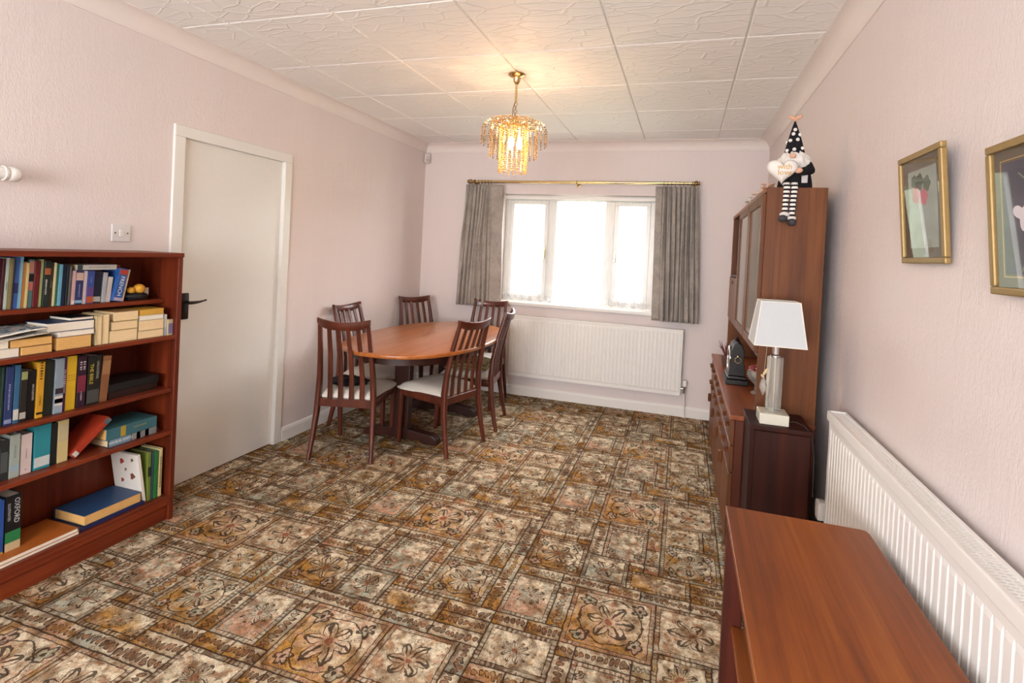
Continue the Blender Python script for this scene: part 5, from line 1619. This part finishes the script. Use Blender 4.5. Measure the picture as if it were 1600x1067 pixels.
obj('bow', B().ell((LX - 0.046, LY - 0.06, 0.975), (0.006, 0.006, 0.020), M=Matrix.Rotation(0.5, 4, 'Y')).ell((LX - 0.056, LY - 0.06, 0.955), (0.005, 0.005, 0.010), M=Matrix.Rotation(-0.7, 4, 'Y')), plain('c9b48a', 0.4), dp, 60)
obj('thread', B().cyl((LX - 0.052, LY - 0.06, 0.95), (LX - 0.045, LY - 0.06, 1.095), 0.0008, n=5), plain('b9a88a', 0.6), dp)

# ------------------------------------------------------------------ gnome
gn = thing('gnome_doll', 'plush gnome with a polka dot hat and striped legs sitting on the hutch', 'doll', (0.475, 2.66, HZ1))
gx_, gy_ = 0.478, 2.655
blk = plain('1d1c20', 0.9, spec=0.2, mottle=0.25, scale=90)
wf_ = plain('ddd8d2', 0.95, spec=0.1, mottle=0.10, scale=140)
skin = plain('d9ab90', 0.8)
b = B()
def coat(u, v):
    a = 2 * PI * u
    r = 0.074 * (1 - 0.55 * v ** 1.6) * (1 + 0.04 * math.sin(3 * a))
    return (gx_ + 0.004 + r * math.cos(a) * 1.02, gy_ + 0.012 + r * math.sin(a) * 0.75, HZ1 + 0.002 + 0.165 * v)
b.grid(coat, 24, 10)
b.lathe([(0, 0), (0.06, 0.0)], (gx_, gy_ + 0.012, HZ1 + 0.003), 20)
obj('coat', b, blk, gn, 60)
obj('coat_lining', B().box(gx_ + 0.018, gx_ + 0.044, gy_ - 0.060, gy_ - 0.050, HZ1 + 0.02, HZ1 + 0.085, 0.004, 2, M=None), plain('bdb9ba', 0.8, mottle=0.2), gn, 60)
hat = B()
def hatf(u, v):
    a = 2 * PI * u
    r = 0.0005 + 0.048 * (1 - v) ** 0.92 * (1 + 0.05 * math.sin(2 * a + 3 * v))
    return (gx_ - 0.008 - 0.006 * v + r * math.cos(a), gy_ - 0.008 + r * math.sin(a) * 0.9, 1.945 + 0.172 * v)
hat.grid(hatf, 24, 12)
ht = obj('hat', hat, blk, gn, 60)
spn = B()
rnd = random.Random(6)
for k, (u, v) in enumerate([(0.72, 0.16), (0.62, 0.42), (0.80, 0.44), (0.74, 0.72), (0.88, 0.20), (0.60, 0.14), (0.90, 0.58), (0.68, 0.60), (0.1, 0.3), (0.3, 0.2), (0.25, 0.55), (0.45, 0.4)]):
    p = Vector(hatf(u, v))
    obj('hat_spot', B().ell(p, (0.0085, 0.0085, 0.0085), 8, 6), plain('e6e2de', 0.9), ht, 60)
obj('hat_bow', B().ell((gx_ - 0.028, gy_ - 0.01, 2.128), (0.019, 0.008, 0.009), M=Matrix.Rotation(0.45, 4, 'Y')).ell((gx_ + 0.000, gy_ - 0.01, 2.128), (0.019, 0.008, 0.009), M=Matrix.Rotation(-0.45, 4, 'Y')).ell((gx_ - 0.014, gy_ - 0.012, 2.119), 0.009), plain('dba98c', 0.85), ht, 60)
obj('nose', B().ell((gx_ - 0.026, gy_ - 0.068, 1.938), (0.015, 0.013, 0.012)), skin, gn, 60)
bd_ = B()
def beard(u, v):
    a = 2 * PI * u
    el = PI * v
    fz = 1 + 0.05 * math.sin(7 * a + 3 * el) + 0.045 * math.sin(13 * a - 6 * el) + 0.03 * math.sin(21 * a + 9 * el)
    x, y, z = math.sin(el) * math.cos(a), math.sin(el) * math.sin(a), math.cos(el)
    wx = 0.066 if z > -0.2 else 0.066 * (1 + 0.35 * (z + 0.2))
    return (gx_ - 0.010 + wx * x * fz, gy_ - 0.018 + 0.050 * y * fz, 1.915 + 0.055 * z * fz)
bd_.grid(beard, 64, 24)
bmesh.ops.remove_doubles(bd_.bm, verts=list(bd_.bm.verts), dist=0.0003)
bmesh.ops.recalc_face_normals(bd_.bm, faces=list(bd_.bm.faces))
obj('beard', bd_, wf_, gn, 60)
# heart cushion with gold words
def heart(tt):
    x = 16 * math.sin(tt) ** 3
    y = 13 * math.cos(tt) - 5 * math.cos(2 * tt) - 2 * math.cos(3 * tt) - math.cos(4 * tt)
    return x / 16.5, y / 15.5
hc = (0.405, gy_ - 0.105, 1.862)
hb = B()
K, Rr = 40, 8
for sgn in (-1, 1):
    rows_ = []
    for j in range(Rr + 1):
        f = j / Rr
        rows_.append([hb.bm.verts.new((hc[0] + 0.068 * f * heart(2 * PI * i / K)[0], hc[1] + sgn * 0.030 * math.sqrt(max(0, 1 - f ** 2.6)), hc[2] + 0.060 * f * heart(2 * PI * i / K)[1] + 0.004)) for i in range(K)])
    for j in range(Rr):
        for i in range(K):
            q = (rows_[j][i], rows_[j][(i + 1) % K], rows_[j + 1][(i + 1) % K], rows_[j + 1][i])
            hb.bm.faces.new(q)
bmesh.ops.remove_doubles(hb.bm, verts=list(hb.bm.verts), dist=0.0003)
bmesh.ops.recalc_face_normals(hb.bm, faces=list(hb.bm.faces))
hrt = obj('heart_cushion', hb, plain('e4e0da', 0.9, spec=0.2, mottle=0.04), gn, 60)
for s_, dz in (('with', 0.014), ('love', -0.012)):
    text('lettering', s_, 0.034, axes((hc[0] + 0.006, hc[1] - 0.0300, hc[2] + dz), (1, 0, 0), (0, 0, 1)), N('gold_foil_print').set('c79a4a', 0.3, 0.8), hrt, 0.0012)
obj('sleeve', B().tube([(gx_ + 0.05, gy_ - 0.01, 1.905), (gx_ + 0.052, gy_ - 0.05, 1.875), (gx_ + 0.012, gy_ - 0.085, 1.862)], [0.020, 0.022, 0.018], 12), blk, gn, 60)
obj('hand', B().ell((gx_ - 0.004, gy_ - 0.098, 1.866), (0.018, 0.013, 0.013)), skin, gn, 60)
ml = N('striped_stocking')
cz = ml.n('ShaderNodeSeparateXYZ')
ml.l(ml.coords(), cz.inputs[0])
stp = ml.math('GREATER_THAN', ml.math('SINE', ml.math('MULTIPLY', cz.outputs[2], 2 * PI / 0.0195)), 0.1)
ml.set(ml.mix(stp, lin('e6e2dc'), lin('1c1a20')), 0.9, 0, 0.2)
for k, (x0, x1, zf) in enumerate(((0.434, 0.430, 1.668), (0.466, 0.460, 1.652))):
    obj('leg', B().tube([(x0, gy_ - 0.03, HZ1 + 0.016), (x0, UY0 - 0.012, HZ1 + 0.016), (x0, UY0 - 0.020, HZ1 - 0.004), (x0 + (x1 - x0) * 0.5, UY0 - 0.020, 1.74), (x1, UY0 - 0.020, zf)], [0.013, 0.014, 0.014, 0.013, 0.012], 12), ml.m, gn, 60)
    obj('boot_cuff', B().torus((x1 - 0.002 * k, UY0 - 0.021, zf - 0.002), 0.013, 0.009, 'Z', 16, 8), wf_, gn, 60)
    obj('boot', B().ell((x1 - 0.010 + 0.008 * k, UY0 - 0.040, zf - 0.022), (0.019, 0.030, 0.017)).ell((x1, UY0 - 0.022, zf - 0.014), (0.015, 0.016, 0.016)), plain('3a393d', 0.8), gn, 60)

# ------------------------------------------------------------------ long teak table in front of the radiator
DX0, DX1, DY0, DY1, DZT = 0.162, 0.547, 0.62, 1.688, 0.680
dk = thing('console_table', 'narrow teak table with a lower shelf in front of the radiator', 'table', ((DX0 + DX1) / 2, (DY0 + DY1) / 2, 0))
pts = [(DX0, DY0), (DX1, DY0), (DX1, DY1 - 0.02), (DX1 - 0.006, DY1 - 0.004), (DX1 - 0.02, DY1), (DX0 + 0.004, DY1), (DX0, DY1 - 0.004)]
obj('table_top', B().prism(pts, DZT - 0.018, DZT, bev=0.002, seg=2), M_DESK, dk)
for y in (DY1 - 0.045, DY0 + 0.01):
    for x in (DX0 + 0.004, DX1 - 0.06):
        obj('leg', B().box(x, x + 0.055, y, y + 0.030, 0.0, DZT - 0.018, 0.003), M_DESK_D, dk)
    obj('end_rail', B().box(DX0 + 0.059, DX1 - 0.06, y + 0.005, y + 0.025, DZT - 0.075, DZT - 0.018, 0.002), M_DESK_D, dk)
    obj('end_rail', B().box(DX0 + 0.059, DX1 - 0.06, y + 0.005, y + 0.025, 0.28, 0.325, 0.002), M_DESK_D, dk)
obj('lower_shelf', B().box(DX0 + 0.030, DX1 - 0.012, DY0 + 0.042, DY1 - 0.047, 0.325, 0.343, 0.002), M_DESK, dk)
obj('inner_panel', B().box(DX0 + 0.085, DX1 - 0.02, 1.30, 1.318, 0.343, DZT - 0.018, 0.002), M_DESK_D, dk)
obj('rear_rail', B().box(DX1 - 0.030, DX1 - 0.012, DY0 + 0.042, DY1 - 0.047, DZT - 0.08, DZT - 0.018, 0.002), M_DESK_D, dk)
